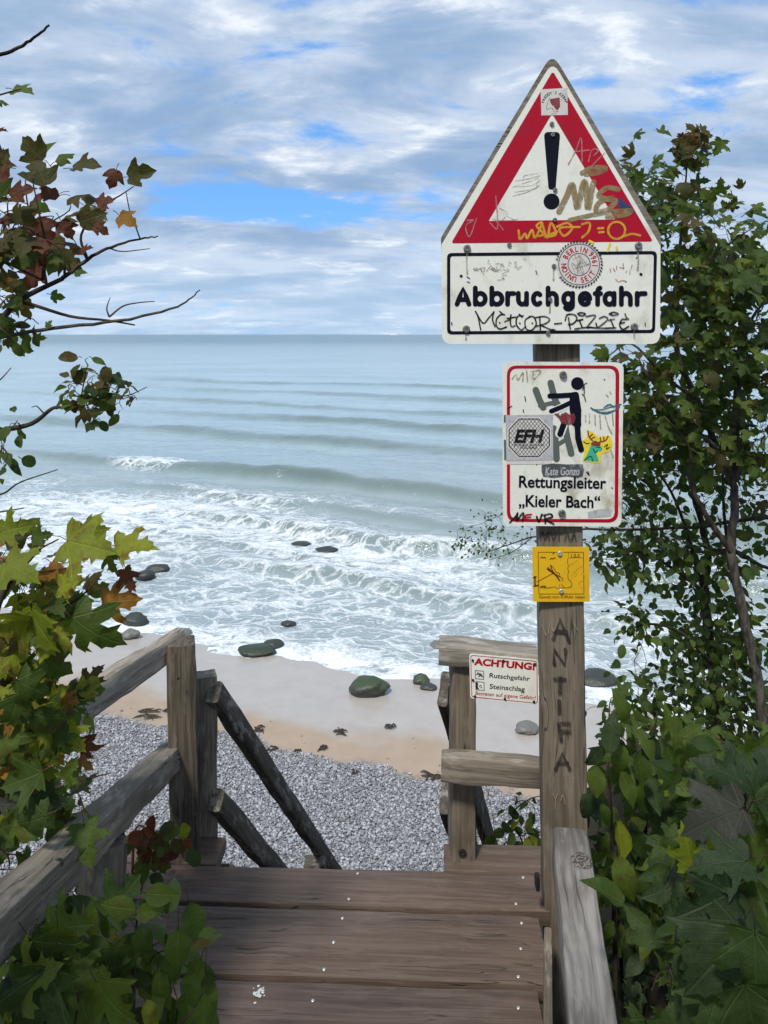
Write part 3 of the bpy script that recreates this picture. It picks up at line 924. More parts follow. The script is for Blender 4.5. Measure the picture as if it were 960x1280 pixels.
# --- treads of the steps
st = thing('beach_steps', (0, 2.5, -0.2), 'steep wooden steps going down to the shingle beach', 'steps')
for k in range(14):
    cpos = Vector((-0.13, 2.36, -0.08)) + Vector((dirv.x, dirv.y, dirv.z)) * (0.30 * (k + 1))
    beam('tread', (cpos.x - 0.36, cpos.y, cpos.z), (cpos.x + 0.36, cpos.y - 0.02, cpos.z), 0.24, 0.04, M['deck'], st, seg=8)
for sgn in (-1, 1):
    q0 = Vector((-0.13 + sgn * 0.38, 2.33, -0.14))
    beam('stringer', q0, q0 + dirv * 4.9, 0.05, 0.2, M['raildark'], st, seg=8)

# --- low beam beside the viewer on the right
nb = thing('wooden_railing', (0.45, 2.0, 0), 'silver grey wooden beam with a knot running from the sign post towards the viewer', 'railing')
h0 = P(712, 1034, 2.03)
h1 = P(744, 1290, 2.03 * 616 / 872)
dv = (h1 - h0)
beam('top_rail', h0 + Vector((0, 0, -0.045)), h0 + dv * 2.2 + Vector((0, 0, -0.045)), 0.092, 0.09, M['grey'], nb, rough=0.002, bevel=0.009, seed=31)
beam('side_board', h0 + Vector((0.045, 0.03, -0.16)), h0 + dv * 2.2 + Vector((0.05, 0, -0.16)), 0.03, 0.12, M['raildark'], nb)
for f in (0.75, 1.9):
    pp = h0 + dv * f
    beam('post', (pp.x + 0.005, pp.y, -0.5), (pp.x + 0.005, pp.y, pp.z - 0.092), 0.08, 0.08, M['raildark'], nb, up=(0, -1, 0), seg=6)
# the knot: a low dome of growth rings
m, t = material('knot_rings')
oc = t.n('ShaderNodeTexCoord').outputs['Object']
n1 = t.noise(oc, 60.0, 3.0)
rr = t.m('ADD', t.m('MULTIPLY', t.vm('LENGTH', t.mapping(oc, scale=(1, 1, 0))), 430.0), t.m('MULTIPLY', n1, 22.0))
rings = t.m('SINE', rr)
cc = t.mix(t.ss(rings, -0.6, 0.8), (0.06, 0.052, 0.045), (0.17, 0.155, 0.14))
finish(t, cc, 0.8, rings, 0.4, 0.002, spec=0.2)
kc = P(727, 1076, 2.03 * 616 / 658)
vs, fs = [(0, 0, 0.003)], []
for j, (rr_, hh) in enumerate(((0.4, 0.0032), (0.75, 0.0024), (1.0, 0.0))):
    for i_ in range(18):
        a = 6.2832 * i_ / 18
        k_ = rr_ * (1 + 0.12 * mnoise.noise(Vector((math.cos(a), math.sin(a), 3.0))))
        vs.append((0.026 * k_ * math.cos(a), 0.031 * k_ * math.sin(a), hh))
        i2 = (i_ + 1) % 18
        if j == 0:
            fs.append((0, 1 + i_, 1 + i2))
        else:
            fs.append((1 + (j - 1) * 18 + i_, 1 + j * 18 + i_, 1 + j * 18 + i2, 1 + (j - 1) * 18 + i2))
o = mesh_obj('knot', vs, fs, m, smooth=True)
o.location = kc + Vector((0, 0, 0.0012))
put(o, nb)

# --- sign post
YP = 2.10            # front face of the post
post_o = thing('sign_post', (0.44, YP + 0.065, -0.3), 'tall square wooden post carrying the signs, ANTIFA painted down its face', 'post')
pA = P(699, 420, YP)
pB = P(710, 1280, YP)
pA2 = pA + (pA - pB) * 0.86
beam('timber', (pB.x + 0.014, YP + 0.05, pB.z - 0.4), (pA2.x + 0.012, YP + 0.05, P(0, 130, YP).z), 0.122, 0.09, M['post'], post_o, up=(-0.105, -1, 0), seg=40, rough=0.0016, bevel=0.007, seed=77)
o = beam('bracket', P(672, 1093, 2.08), P(672, 1112, 2.08), 0.014, 0.02, M['iron'], post_o, up=(0, -1, 0), seg=4, bevel=0.002)


# ------------------------------------------------------------------ flat print on plates
class Sheet:
    """draws on a plate: photo-like plate coordinates in, metres out; y is the plate's front"""
    def __init__(self, parent, org, k, x0, y0, zoom):
        self.p, self.org, self.k, self.x0, self.y0, self.z = parent, Vector(org), k, x0, y0, zoom
        self.layer = 0
        self.q = 0.0

    def xy(self, a, b):
        px, py = self.x0 + a / self.z, self.y0 + b / self.z
        return ((px - CX) * self.k - self.org.x, EYE - (py - HY) * self.k - self.org.z)

    def len(self, a):
        return a / self.z * self.k

    def add(self, name, verts, faces, mat, lift):
        # verts already 2d in metres (+ tiny extra lift per piece)
        o = mesh_obj(name, [(a, -lift - (e_[0] if e_ else 0), b) for a, b, *e_ in verts], faces, mat, self.p)
        return o

    def poly(self, name, pts, mat, lift, holes=()):
        loops = [[Vector((*self.xy(*q_), 0)) for q_ in pts]] + [[Vector((*self.xy(*q_), 0)) for q_ in h] for h in holes]
        tri = tessellate_polygon(loops)
        vs = [(v_.x, v_.y) for l_ in loops for v_ in l_]
        return self.add(name, vs, fixw(vs, tri), mat, lift)

    def strokes(self, name, lines, width, mat, lift, smooth=True, step=0.00003):
        vs, fs = [], []
        for j, ln in enumerate(lines):
            wd = width
            if isinstance(ln, dict):
                wd, ln = ln['w'], ln['p']
            pts = [Vector(self.xy(*q_)) for q_ in ln]
            if smooth and len(pts) > 2:
                pts = catmull(pts, 6)
            ribbon(vs, fs, pts, self.len(wd) / 2, j * step)
        o = self.add(name, vs, fs, mat, lift)
        if len(lines) > 1 and name not in ('lettering', 'painted_letters'):
            o['kind'] = 'stuff'
        return o

    def text(self, name, s_, box, mat, lift, bold=0.0, shear=0.0, ang=0.0, space=1.0):
        """box = left, top, right, bottom of the whole string's own outline, in plate coordinates"""
        vs, fs = text2d(s_, bold, shear, space)
        x0, x1 = min(v_[0] for v_ in vs), max(v_[0] for v_ in vs)
        y0, y1 = min(v_[1] for v_ in vs), max(v_[1] for v_ in vs)
        ca, sa = math.cos(R(ang)), math.sin(R(ang))
        out = []
        mx, my = (box[0] + box[2]) / 2, (box[1] + box[3]) / 2
        for x, y in vs:
            a = (x - x0) / (x1 - x0) * (box[2] - box[0]) + box[0] - mx
            b = box[3] - (y - y0) / (y1 - y0) * (box[3] - box[1]) - my
            out.append(self.xy(mx + a * ca - b * sa, my + a * sa + b * ca))
        return self.add(name, out, fs, mat, lift)

    def arctext(self, name, s_, c, r, a0, a1, hgt, mat, lift, bold=0.02, wide=1.0, inward=False):
        """characters round a circle, angles clockwise from the top"""
        vs, fs = [], []
        n = len(s_)
        for j, ch in enumerate(s_):
            if ch == ' ':
                continue
            a = R(a0 + (a1 - a0) * j / (n - 1))
            cv, cf = text2d(ch, bold, 0, 1)
            xm = (min(v_[0] for v_ in cv) + max(v_[0] for v_ in cv)) / 2
            b_ = len(vs)
            for x, y in cv:
                lx, ly = (x - xm) * hgt * 1.38 * wide, y * hgt * 1.38
                if inward:
                    lx, ly = -lx, -ly
                rr_ = r + ly
                vs.append(self.xy(c[0] + rr_ * math.sin(a) + lx * math.cos(a), c[1] - rr_ * math.cos(a) + lx * math.sin(a)))
            fs += [tuple(i_ + b_ for i_ in f_) for f_ in cf]
        return self.add(name, vs, fs, mat, lift)


def fixw(vs, tri):
    """wind triangles so that they face the viewer (-y)"""
    out = []
    for a, b, c_ in tri:
        A, B, C = vs[a], vs[b], vs[c_]
        cr_ = (B[0] - A[0]) * (C[1] - A[1]) - (B[1] - A[1]) * (C[0] - A[0])
        out.append((a, b, c_) if cr_ > 0 else (a, c_, b))
    return out


def catmull(p, n):
    out = []
    for i_ in range(len(p) - 1):
        a = p[i_ - 1] if i_ else p[0] * 2 - p[1]
        b, c_ = p[i_], p[i_ + 1]
        d_ = p[i_ + 2] if i_ + 2 < len(p) else p[-1] * 2 - p[-2]
        for k in range(n):
            f = k / n
            out.append(0.5 * ((2 * b) + (c_ - a) * f + (2 * a - 5 * b + 4 * c_ - d_) * f * f + (3 * b - a - 3 * c_ + d_) * f ** 3))
    out.append(p[-1])
    return out


def ribbon(vs, fs, pts, r, lift):
    pts = [p for i_, p in enumerate(pts) if i_ == 0 or (p - pts[i_ - 1]).length > 1e-6]
    if len(pts) < 2:
        pts = [pts[0], pts[0] + Vector((1e-5, 0))]
    b_ = len(vs)
    n = len(pts)
    for i_, p in enumerate(pts):
        d_ = (pts[min(i_ + 1, n - 1)] - pts[max(i_ - 1, 0)]).normalized()
        nn = Vector((-d_.y, d_.x))
        vs.append((*(p + nn * r), lift + i_ * 8e-6))
        vs.append((*(p - nn * r), lift + i_ * 8e-6))
        if i_:
            k = b_ + 2 * i_
            fs.append((k - 2, k - 1, k + 1, k))
    for end, sgn in ((0, -1), (n - 1, 1)):
        d_ = (pts[1] - pts[0]) if end == 0 else (pts[-1] - pts[-2])
        d_.normalize()
        nn = Vector((-d_.y, d_.x))
        base = len(vs)
        for k in range(1, 6):
            a = math.pi * k / 6
            vs.append((*(pts[end] + nn * (r * math.cos(a)) + d_ * (sgn * r * math.sin(a))), lift + end * 8e-6))
        u_, l_ = b_ + 2 * end, b_ + 2 * end + 1
        loop = [u_] + list(range(base, base + 5)) + [l_]
        fs.append(tuple(loop) if sgn < 0 else tuple(reversed(loop)))


_tcache = {}


def text2d(s_, bold, shear, space):
    key = (s_, bold, shear, space)
    if key in _tcache:
        return _tcache[key]
    cu = bpy.data.curves.new('lettering', 'FONT')
    cu.body = s_
    cu.offset = bold
    cu.shear = shear
    cu.space_character = space
    cu.resolution_u = 4
    ob = bpy.data.objects.new('lettering', cu)
    COL.objects.link(ob)
    dg = bpy.context.evaluated_depsgraph_get()
    dg.update()
    me = bpy.data.meshes.new_from_object(ob.evaluated_get(dg))
    vs = [(v_.co.x, v_.co.y) for v_ in me.vertices]
    tri = []
    me.calc_loop_triangles()
    for lt in me.loop_triangles:
        tri.append(tuple(lt.vertices))
    tri = fixw(vs, tri)
    bpy.data.objects.remove(ob)
    bpy.data.meshes.remove(me)
    bpy.data.curves.remove(cu)
    _tcache[key] = (vs, tri)
    return vs, tri


def rounded(pts, r, n=5):
    """round the corners of a polygon"""
    out = []
    m_ = len(pts)
    for i_ in range(m_):
        p, a, b = Vector(pts[i_]), Vector(pts[i_ - 1]), Vector(pts[(i_ + 1) % m_])
        rr_ = r[i_] if isinstance(r, (list, tuple)) else r
        u1, u2 = (a - p).normalized(), (b - p).normalized()
        th = math.acos(max(-1, min(1, u1.dot(u2))))
        d_ = rr_ / math.tan(th / 2)
        p1, p2 = p + u1 * d_, p + u2 * d_
        for k in range(n + 1):
            f = k / n
            out.append(tuple((1 - f) ** 2 * p1 + 2 * f * (1 - f) * p + f * f * p2))
    return out


def solid(sheet, name, pts, thick, mat, front=0.0, parent=None, bevel=0.0):
    """plate with thickness: front face at y = -front, body behind it"""
    P2 = [sheet.xy(*q_) for q_ in pts]
    n = len(P2)
    tri = fixw(P2, tessellate_polygon([[Vector((*q_, 0)) for q_ in P2]]))
    vs = [(a, -front, b) for a, b in P2] + [(a, -front + thick, b) for a, b in P2]
    fs = list(tri) + [tuple(n + i_ for i_ in reversed(f_)) for f_ in tri]
    area = sum(P2[i_ - 1][0] * P2[i_][1] - P2[i_][0] * P2[i_ - 1][1] for i_ in range(n))
    for i_ in range(n):
        j = (i_ + 1) % n
        fs.append((i_, j, j + n, i_ + n) if area < 0 else (j, i_, i_ + n, j + n))
    o = mesh_obj(name, vs, fs, mat, parent or sheet.p)
    return o


def circ(c, r, n=28, a0=0, a1=360, sy=1.0):
    return [(c[0] + r * math.cos(R(a0 + (a1 - a0) * i_ / n)), c[1] + r * sy * math.sin(R(a0 + (a1 - a0) * i_ / n))) for i_ in range(n if abs(a1 - a0) == 360 else n + 1)]


def ring(sheet, name, outer, inner, mat, lift):
    """strip between two outlines with equal point counts"""
    n = len(outer)
    vs = [sheet.xy(*q_) for q_ in outer] + [sheet.xy(*q_) for q_ in inner]
    fs = []
    for i_ in range(n):
        j = (i_ + 1) % n
        fs += [(i_, j, n + j), (i_, n + j, n + i_)]
    return sheet.add(name, vs, fixw(vs, fs), mat, lift)


def bolt_on(sheet, at, r, mat='steel', hgt=0.006, lift=0.001, name='bolt'):
    a, b = sheet.xy(*at)
    o = disc(name, (a, -lift, b), sheet.len(r), hgt, M[mat], None, nrm=(0, -1, 0))
    o.parent = sheet.p
    return o


# rounded lettering drawn as single strokes
def arc(cx_, cy_, rx, ry, a0, a1, n=14):
    return [(cx_ + rx * math.cos(R(a0 + (a1 - a0) * k / n)), cy_ + ry * math.sin(R(a0 + (a1 - a0) * k / n))) for k in range(n + 1)]


GLY = {
    'A': [[(0, 0), (0.25, 0.72), (0.5, 1.42), (0.75, 0.72), (1, 0)], [(0.2, 0.42), (0.8, 0.42)]],
    'b': [[(0, 1.48), (0, 0)], arc(0.5, 0.5, 0.5, 0.5, 0, 360, 24)],
    'r': [[(0, 1), (0, 0)], [(0, 0.55), (0.12, 0.82), (0.45, 0.98), (1, 0.98)]],
    'u': [[(0, 1), (0, 0.45)] + arc(0.5, 0.45, 0.5, 0.45, 180, 360, 10) + [(1, 1)], [(1, 1), (1, 0)]],
    'c': [arc(0.55, 0.5, 0.55, 0.5, 48, 312, 18)],
    'h': [[(0, 1.48), (0, 0)], [(0, 0.55)] + arc(0.5, 0.55, 0.5, 0.45, 180, 0, 10) + [(1, 0)]],
    'g': [arc(0.5, 0.5, 0.5, 0.5, 0, 360, 24), [(1, 1), (1, -0.05)] + arc(0.55, -0.05, 0.45, 0.38, 0, -140, 10)],
    'e': [[(0.0, 0.52), (1, 0.52)], arc(0.5, 0.5, 0.5, 0.5, 0, 318, 20)],
    'f': [[(0.42, 0), (0.42, 1.1)] + arc(0.85, 1.1, 0.43, 0.38, 180, 95, 6), [(0, 0.97), (0.92, 0.97)]],
    'a': [arc(0.5, 0.5, 0.5, 0.5, 0, 360, 24), [(1, 1), (1, 0)]],
}

# ============ triangular warning sign
YS1 = YP - 0.024          # front face of the plate
KS = YS1 / F
s1c = P(689, 260, YS1)
sg = thing('warning_sign', s1c, 'house shaped danger sign reading Abbruchgefahr with red triangle, topmost on the post', 'sign')
S = Sheet(sg, s1c, KS, 540, 60, 3.2)
back = rounded([(482, 18), (917, 745), (917, 800), (905, 1165), (50, 1165), (40, 800), (38, 755)], [34, 30, 8, 30, 30, 8, 30])
solid(S, 'backing_board', [(482, 18 + 0), *[]] and back, 0.022, M['board'], front=-0.0025)
plate = rounded([(483, 52), (914, 792), (912, 1184), (40, 1184), (38, 786)], [30, 14, 40, 40, 14])
solid(S, 'plate', plate, 0.0022, M['plate'])
redo = rounded([(483, 92), (884, 774), (76, 781)], [9, 8, 8])
redi = rounded([(480, 262), (733, 686), (226, 692)], [3, 3, 3])
ring(S, 'red_triangle', redo, redi, M['signred'], 0.0006)
S.poly('exclamation_bar', rounded([(447, 336), (513, 336), (494, 566), (466, 566)], [18, 18, 11, 11]), M['black'], 0.0006)
S.poly('exclamation_dot', circ((478, 614), 32), M['black'], 0.0006)
fo_ = rounded([(60, 820), (900, 812), (892, 1140), (60, 1146)], 20)
fi_ = rounded([(73, 833), (887, 825), (880, 1127), (73, 1133)], 12)
ring(S, 'black_border', fo_, fi_, M['black'], 0.0006)
spans = (('A', 100, 148), ('b', 173, 213), ('b', 239, 280), ('r', 302, 327), ('u', 345, 378), ('c', 405, 434), ('h', 464, 498), ('g', 526, 562),
         ('e', 592, 631), ('f', 652, 676), ('a', 691, 728), ('h', 757, 793), ('r', 820, 852))
lines = []
for ch, x0, x1 in spans:
    for ln in GLY[ch]:
        lines.append([(x0 + (x1 - x0) * a, 1025 - 44 * b) for a, b in ln])
S.strokes('lettering', lines, 19.5, M['black'], 0.0006, smooth=False)
# marker scrawl below the word
def zoomed(lines, x0, y0, zz__):
    return [[(((x0 + a / zz__) - 540) * 3.2, ((y0 + b / zz__) - 60) * 3.2) for a, b in ln] for ln in lines]
zA = 960 / 140
L1 = [[(290, 612), (312, 660), (335, 770)], [(290, 612), (355, 712), (405, 665), (448, 615)], [(448, 615), (436, 680), (458, 742)],
      [(540, 640), (505, 640), (470, 680), (470, 735), (500, 762), (555, 745)], [(498, 612), (530, 640)], [(540, 700), (590, 680)],
      [(594, 640), (588, 700), (600, 742), (628, 735)], [(560, 672), (632, 660)], [(700, 650), (650, 655), (640, 720), (680, 770), (720, 740)], [(665, 635), (690, 662)],
      [(760, 655), (715, 690), (725, 760), (770, 772), (810, 720), (790, 660), (750, 655)], [(775, 712), (779, 715)], [(668, 712), (672, 715)], [(495, 708), (499, 711)],
      [(840, 660), (846, 770)], [(800, 665), (880, 655), (925, 680), (890, 715), (810, 738)], [(850, 730), (930, 765), (955, 766)]]
L2 = [[(-10, 772), (25, 770)], [(22, 718), (80, 712)], [(140, 665), (155, 760)], [(112, 690), (130, 640), (190, 640), (212, 675), (180, 715), (140, 722)],
      [(232, 685), (258, 748)], [(218, 690), (262, 680)], [(218, 630), (250, 622), (285, 634), (260, 648), (226, 640)], [(292, 655), (372, 648), (300, 745), (330, 745)],
      [(195, 762), (300, 748), (420, 755), (545, 752)], [(405, 672), (445, 655), (475, 680), (395, 745), (375, 712)], [(500, 680), (528, 745)], [(485, 688), (532, 676)],
      [(490, 632), (525, 618), (566, 632), (525, 645), (490, 632)], [(640, 680), (600, 680), (578, 725), (605, 765), (655, 740)], [(625, 632), (635, 660), (655, 678)], [(590, 712), (620, 705)]]
S.strokes('marker_scrawl', zoomed(L1, 552, 300, zA) + zoomed(L2, 690, 300, zA), 6.0, M['ink'], 0.0009)
# paint scrawls over the triangle
S.strokes('tan_scrawl', [{'w': 24, 'p': [(508, 655), (540, 590), (560, 545), (572, 600), (582, 638), (600, 560), (612, 535), (618, 590), (624, 642), (640, 560), (646, 538)]},
                         {'w': 20, 'p': [(600, 500), (640, 480), (695, 482), (660, 500), (615, 505)]},
                         {'w': 20, 'p': [(745, 565), (700, 560), (665, 590), (700, 605), (735, 612), (700, 648), (655, 650), (672, 615), (720, 600)]},
                         {'w': 18, 'p': [(550, 688), (640, 668), (720, 655), (795, 650), (770, 668), (700, 676)]}], 20, M['tan'], 0.0010)
S.strokes('gold_scrawl', [[(346, 730), (352, 765), (372, 742), (380, 762), (400, 728), (412, 760), (440, 700), (418, 712), (445, 745), (410, 755)], [(440, 700), (460, 760), (475, 700), (495, 745), (450, 755), (500, 735)],
                          [(500, 715), (540, 700), (560, 722), (528, 752), (512, 720), (590, 716)], [(600, 705), (630, 700), (625, 735), (600, 758)],
                          [(664, 722), (684, 720)], [(668, 738), (686, 736)], circ((738, 730), 34, 16) + [(772, 730)], [(770, 752), (800, 744), (832, 750)]], 9, M['gold'], 0.0010)
S.strokes('yellow_strokes', [[(712, 782), (702, 812)], [(738, 796), (740, 806)], [(630, 772), (645, 780)]], 9, M['yellow'], 0.0011)
S.strokes('pale_scratches', [[(545, 465), (575, 410), (596, 360), (600, 455)], [(575, 415), (630, 408)], [(625, 455), (640, 408), (665, 410), (648, 430)], [(140, 690), (165, 690), (135, 712), (150, 755), (178, 682)],
                             [(255, 592), (262, 720), (232, 700)], [(255, 690), (285, 728)], [(640, 470), (690, 420)]], 5, M['scratch'], 0.0011)
S.strokes('blue_daub', [[(752, 610), (775, 632), (800, 655)], [(752, 632), (790, 640)]], 18, M['blue'], 0.0011)
random.seed(61)
sm = []
for j in range(26):
    a, b = random.gauss(285, 45), random.gauss(880, 22)
    sm.append([(a, b), (a + random.gauss(0, 12), b + random.gauss(0, 8)), (a + random.gauss(0, 16), b + random.gauss(0, 10))])
S.strokes('glue_residue', sm, 2.6, M['smear'], 0.0008)
sm = [[(340 + random.gauss(0, 14), 520 + k * 14 + random.gauss(0, 5)), (400 + random.gauss(0, 25), 510 + k * 13), (430 + random.gauss(0, 10), 500 + k * 10)] for k in range(6)]
S.strokes('grime_streaks', sm + [[(240, 685), (300, 690), (345, 684)], [(270, 640), (300, 660), (280, 690)], [(300, 672), (330, 688)]], 2.2, M['smear'], 0.0008)
rs = []
for j in range(7):
    a, b = 712 + j * 13, 880 + random.gauss(0, 10)
    rs.append([(a, b), (a + random.gauss(4, 5), b + random.gauss(8, 6))])
S.strokes('pink_traces', rs + [[(735, 925), (745, 935), (760, 930), (775, 932)], [(800, 868), (790, 905)]], 4, M['scratch'], 0.0008)
S.strokes('pin_holes', [[(116, 912), (117, 913)], [(835, 905), (836, 906)]], 12, M['ink'], 0.0008)
S.strokes('pin_specks', [[(820, 836), (817, 842)], [(775, 935), (776, 936)], [(285, 920), (286, 921)], [(415, 890), (420, 905)], [(78, 1098), (80, 1108)], [(852, 1100), (853, 1112)], [(140, 915), (150, 922)], [(141, 935), (150, 938)]], 5, M['blue'], 0.0008)
S.strokes('rust_runs', [[(140, 816), (139, 850), (141, 905)], [(824, 805), (825, 860), (822, 890)], [(137, 1138), (136, 1168)], [(808, 1128), (809, 1165)], [(472, 1015), (471, 1060)], [(487, 880), (486, 930)]], 7, M['smear'], 0.0007)
# square sticker at the tip
sk = [(434, 166), (541, 160), (543, 268), (437, 270)]
S.p = S.poly('square_sticker', sk, M['stickerw'], 0.0009)
S.arctext('sticker_lettering', "FREDDY'S KEBAP", (490, 226), 42, -78, 78, 11, M['ink'], 0.0012, 0.02)
S.poly('sticker_emblem', rounded([(470, 205), (510, 198), (512, 235), (500, 252), (488, 236), (474, 222)], 5), M['maroon'], 0.0012)
S.strokes('sticker_outline', [[(462, 220), (458, 245), (478, 240), (490, 255), (505, 252)], [(478, 262), (496, 263)], [(470, 200), (462, 222)]], 3, M['smear'], 0.0013)
S.p = sg
# round sticker
rc = (588, 866)
S.p = S.poly('round_sticker', circ(rc, 90, 40), M['stickerw'], 0.0009)
dash = [[(rc[0] + 89 * math.cos(R(a)), rc[1] + 89 * math.sin(R(a))), (rc[0] + 93 * math.cos(R(a + 2)), rc[1] + 93 * math.sin(R(a + 2)))] for a in range(0, 360, 8) if not 150 < a < 190]
S.strokes('sticker_beading', dash, 6, M['ink'], 0.0012)
ring(S, 'sticker_ring', circ(rc, 83, 40), circ(rc, 80, 40), M['ink'], 0.0012)
ring(S, 'sticker_ring', circ(rc, 46, 32), circ(rc, 43, 32), M['ink'], 0.0012)
S.arctext('sticker_lettering', 'UNION BERLIN', rc, 51, -162, 24, 22, M['signred'], 0.0012, 0.03, 0.8)
S.arctext('sticker_lettering', 'SEIT 1966', rc, 74, 168, 50, 22, M['signred'], 0.0012, 0.03, 0.8, True)
random.seed(5)
S.strokes('sticker_drawing', [[(rc[0] + random.gauss(0, 20), rc[1] + random.gauss(0, 18)) for _ in range(4)] for _ in range(9)], 2.2, M['smear'], 0.0012)
S.p = sg
for at in ((140, 802), (825, 791), (137, 1124), (808, 1115)):
    bolt_on(S, at, 15)
for at in ((479, 304), (482, 348), (492, 568), (491, 688), (487, 872), (472, 1006), (464, 1141), (309, 787)):
    bolt_on(S, at, 9, hgt=0.004)

# ============ rescue ladder sign
YS2 = YP - 0.012
s2c = P(703, 556, YS2)
sg = thing('rescue_ladder_sign', s2c, 'red bordered sign with a climbing figure reading Rettungsleiter, middle of the post', 'sign')
zB = 731 / 200
S = Sheet(sg, s2c, YS2 / F, 610, 430, zB)
solid(S, 'plate', rounded([(66, 80), (620, 84), (610, 835), (68, 830)], 34), 0.0022, M['plate_dirty'])
bo = rounded([(86, 98), (600, 98), (594, 816), (86, 812)], 46)
bi = rounded([(100, 112), (583, 112), (578, 800), (101, 798)], 34)
ring(S, 'red_border', bo, bi, M['signred'], 0.0006)
ladder = [[(286, 178), (302, 240), (322, 300)], [(218, 210), (236, 258), (252, 290)], [(238, 282), (290, 270), (322, 272)],
          [(300, 385), (310, 460), (313, 525)], [(345, 330), (360, 420), (380, 500)], [(300, 470), (350, 440)], [(310, 395), (345, 375)]]
S.strokes('ladder_pictogram', [{'w': 30, 'p': l_} if k in (0, 1, 3, 4) else {'w': 20, 'p': l_} for k, l_ in enumerate(ladder)], 26, M['greyprint'], 0.0006, smooth=False)
S.strokes('figure_outline', [{'w': 34, 'p': [(284, 312), (330, 292), (385, 262)]}, {'w': 44, 'p': [(342, 370), (328, 408)]}], 34, M['plate_dirty'], 0.00085)
fig = [{'w': 23, 'p': [(282, 237), (330, 236), (392, 232)]}, {'w': 22, 'p': [(289, 307), (335, 288), (390, 262)]},
       {'w': 27, 'p': [(345, 368), (329, 412)]}, {'w': 36, 'p': [(398, 236), (404, 300), (408, 368)]}, {'w': 27, 'p': [(408, 370), (411, 430), (425, 482)]}]
S.strokes('figure_pictogram', fig, 26, M['black'], 0.0011, smooth=False)
S.poly('figure_torso', rounded([(372, 222), (412, 216), (426, 300), (424, 372), (384, 372), (372, 300)], [14, 16, 6, 6, 6, 6]), M['black'], 0.0014)
S.poly('figure_head', circ((408, 180), 29), M['black'], 0.0011)
S.poly('red_sticker_scrap', [(300, 318), (322, 316), (330, 330), (345, 322), (352, 308), (372, 322), (392, 316), (400, 336), (392, 362), (368, 370), (334, 362), (324, 340)], M['maroon'], 0.0016)
S.strokes('worn_flecks', [[(432, 210), (440, 185), (452, 178)], [(440, 195), (438, 235), (430, 228)], [(440, 240), (446, 262)]], 5, M['ink'], 0.0011)
# fighting club sticker
S.p = S.poly('octagon_sticker', [(80, 325), (296, 322), (298, 530), (84, 534)], M['stickerg'], 0.0009)
S.poly('sticker_strip', [(84, 536), (292, 534), (290, 548), (86, 550)], M['stickerw'], 0.0009)
oc_ = [(142, 340), (232, 340), (282, 390), (282, 466), (232, 516), (142, 516), (94, 466), (94, 390)]
S.poly('octagon_field', [(139, 334), (235, 334), (288, 387), (288, 469), (235, 522), (139, 522), (88, 469), (88, 387)], M['stickerw'], 0.0011)
mesh_l = []
octv = [Vector(q_) for q_ in oc_]
def clip_line(p, d_):
    lo, hi = -400, 400
    for i_ in range(8):
        a, b = octv[i_], octv[(i_ + 1) % 8]
        n_ = Vector((-(b - a).y, (b - a).x))
        num, den = n_.dot(a - p), n_.dot(d_)
        if abs(den) < 1e-9:
            if num > 0:
                return None
            continue
        tq = num / den
        if den > 0:
            lo = max(lo, tq)
        else:
            hi = min(hi, tq)
    return (lo, hi) if hi - lo > 4 else None
for sgn in (1, -1):
    d_ = Vector((0.62, sgn * 0.78)).normalized()
    for k in range(-12, 13):
        p = Vector((188 + k * 17, 428))
        r_ = clip_line(p, d_)
        if r_:
            mesh_l.append([tuple(p + d_ * r_[0]), tuple(p + d_ * r_[1])])
S.strokes('cage_mesh', mesh_l, 2.6, M['greyprint'], 0.0012, smooth=False, step=0.000006)
ring(S, 'octagon_border', oc_, [(188 + (a - 188) * 0.955, 428 + (b - 428) * 0.955) for a, b in oc_], M['ink'], 0.0016)
S.text('sticker_lettering', 'EFH', (118, 390, 258, 452), M['ink'], 0.0017, 0.045, 0.28)
S.text('sticker_lettering', 'EINTRACHT FRANKFURT', (118, 456, 256, 466), M['ink'], 0.0017, 0.01)
S.text('sticker_lettering', 'HOOLIGANS', (146, 468, 222, 478), M['ink'], 0.0017, 0.01)
S.p = sg
S.poly('edge_scrap', [(72, 324), (83, 324), (83, 358), (72, 358)], M['greyprint'], 0.0008)
S.poly('edge_scrap', [(72, 436), (84, 440), (84, 530), (74, 530)], M['greyprint'], 0.0008)
# stag sticker
S.p = S.poly('stag_sticker', rounded([(455, 395), (478, 400), (500, 425), (530, 418), (560, 420), (570, 460), (555, 492), (520, 500), (510, 545), (430, 535), (440, 490), (428, 440), (450, 430)], 6), M['yellow'], 0.0009)
S.poly('stag_bust', rounded([(436, 532), (455, 500), (470, 462), (500, 455), (512, 475), (494, 500), (508, 538)], 6), M['green'], 0.0012)
S.poly('stag_muzzle', rounded([(486, 460), (512, 464), (524, 478), (516, 490), (490, 488)], 5), M['green'], 0.0013)
S.poly('stag_brow', rounded([(466, 455), (488, 440), (515, 452), (510, 468), (480, 466)], 5), M['maroon'], 0.0014)
S.strokes('stag_antlers', [[(480, 444), (462, 425), (455, 396)], [(464, 425), (476, 412)], [(470, 434), (486, 424)], [(508, 448), (536, 440), (548, 420)], [(530, 442), (528, 426)], [(515, 446), (512, 428)]], 6, M['maroon'], 0.0014)
S.strokes('stag_lines', [[(436, 446), (452, 455), (462, 452)], [(495, 470), (512, 472)], [(480, 478), (488, 494), (500, 488)], [(530, 470), (545, 458), (540, 480), (556, 470)], [(440, 530), (468, 512), (478, 534)]], 4, M['ink'], 0.0015)
S.p = sg
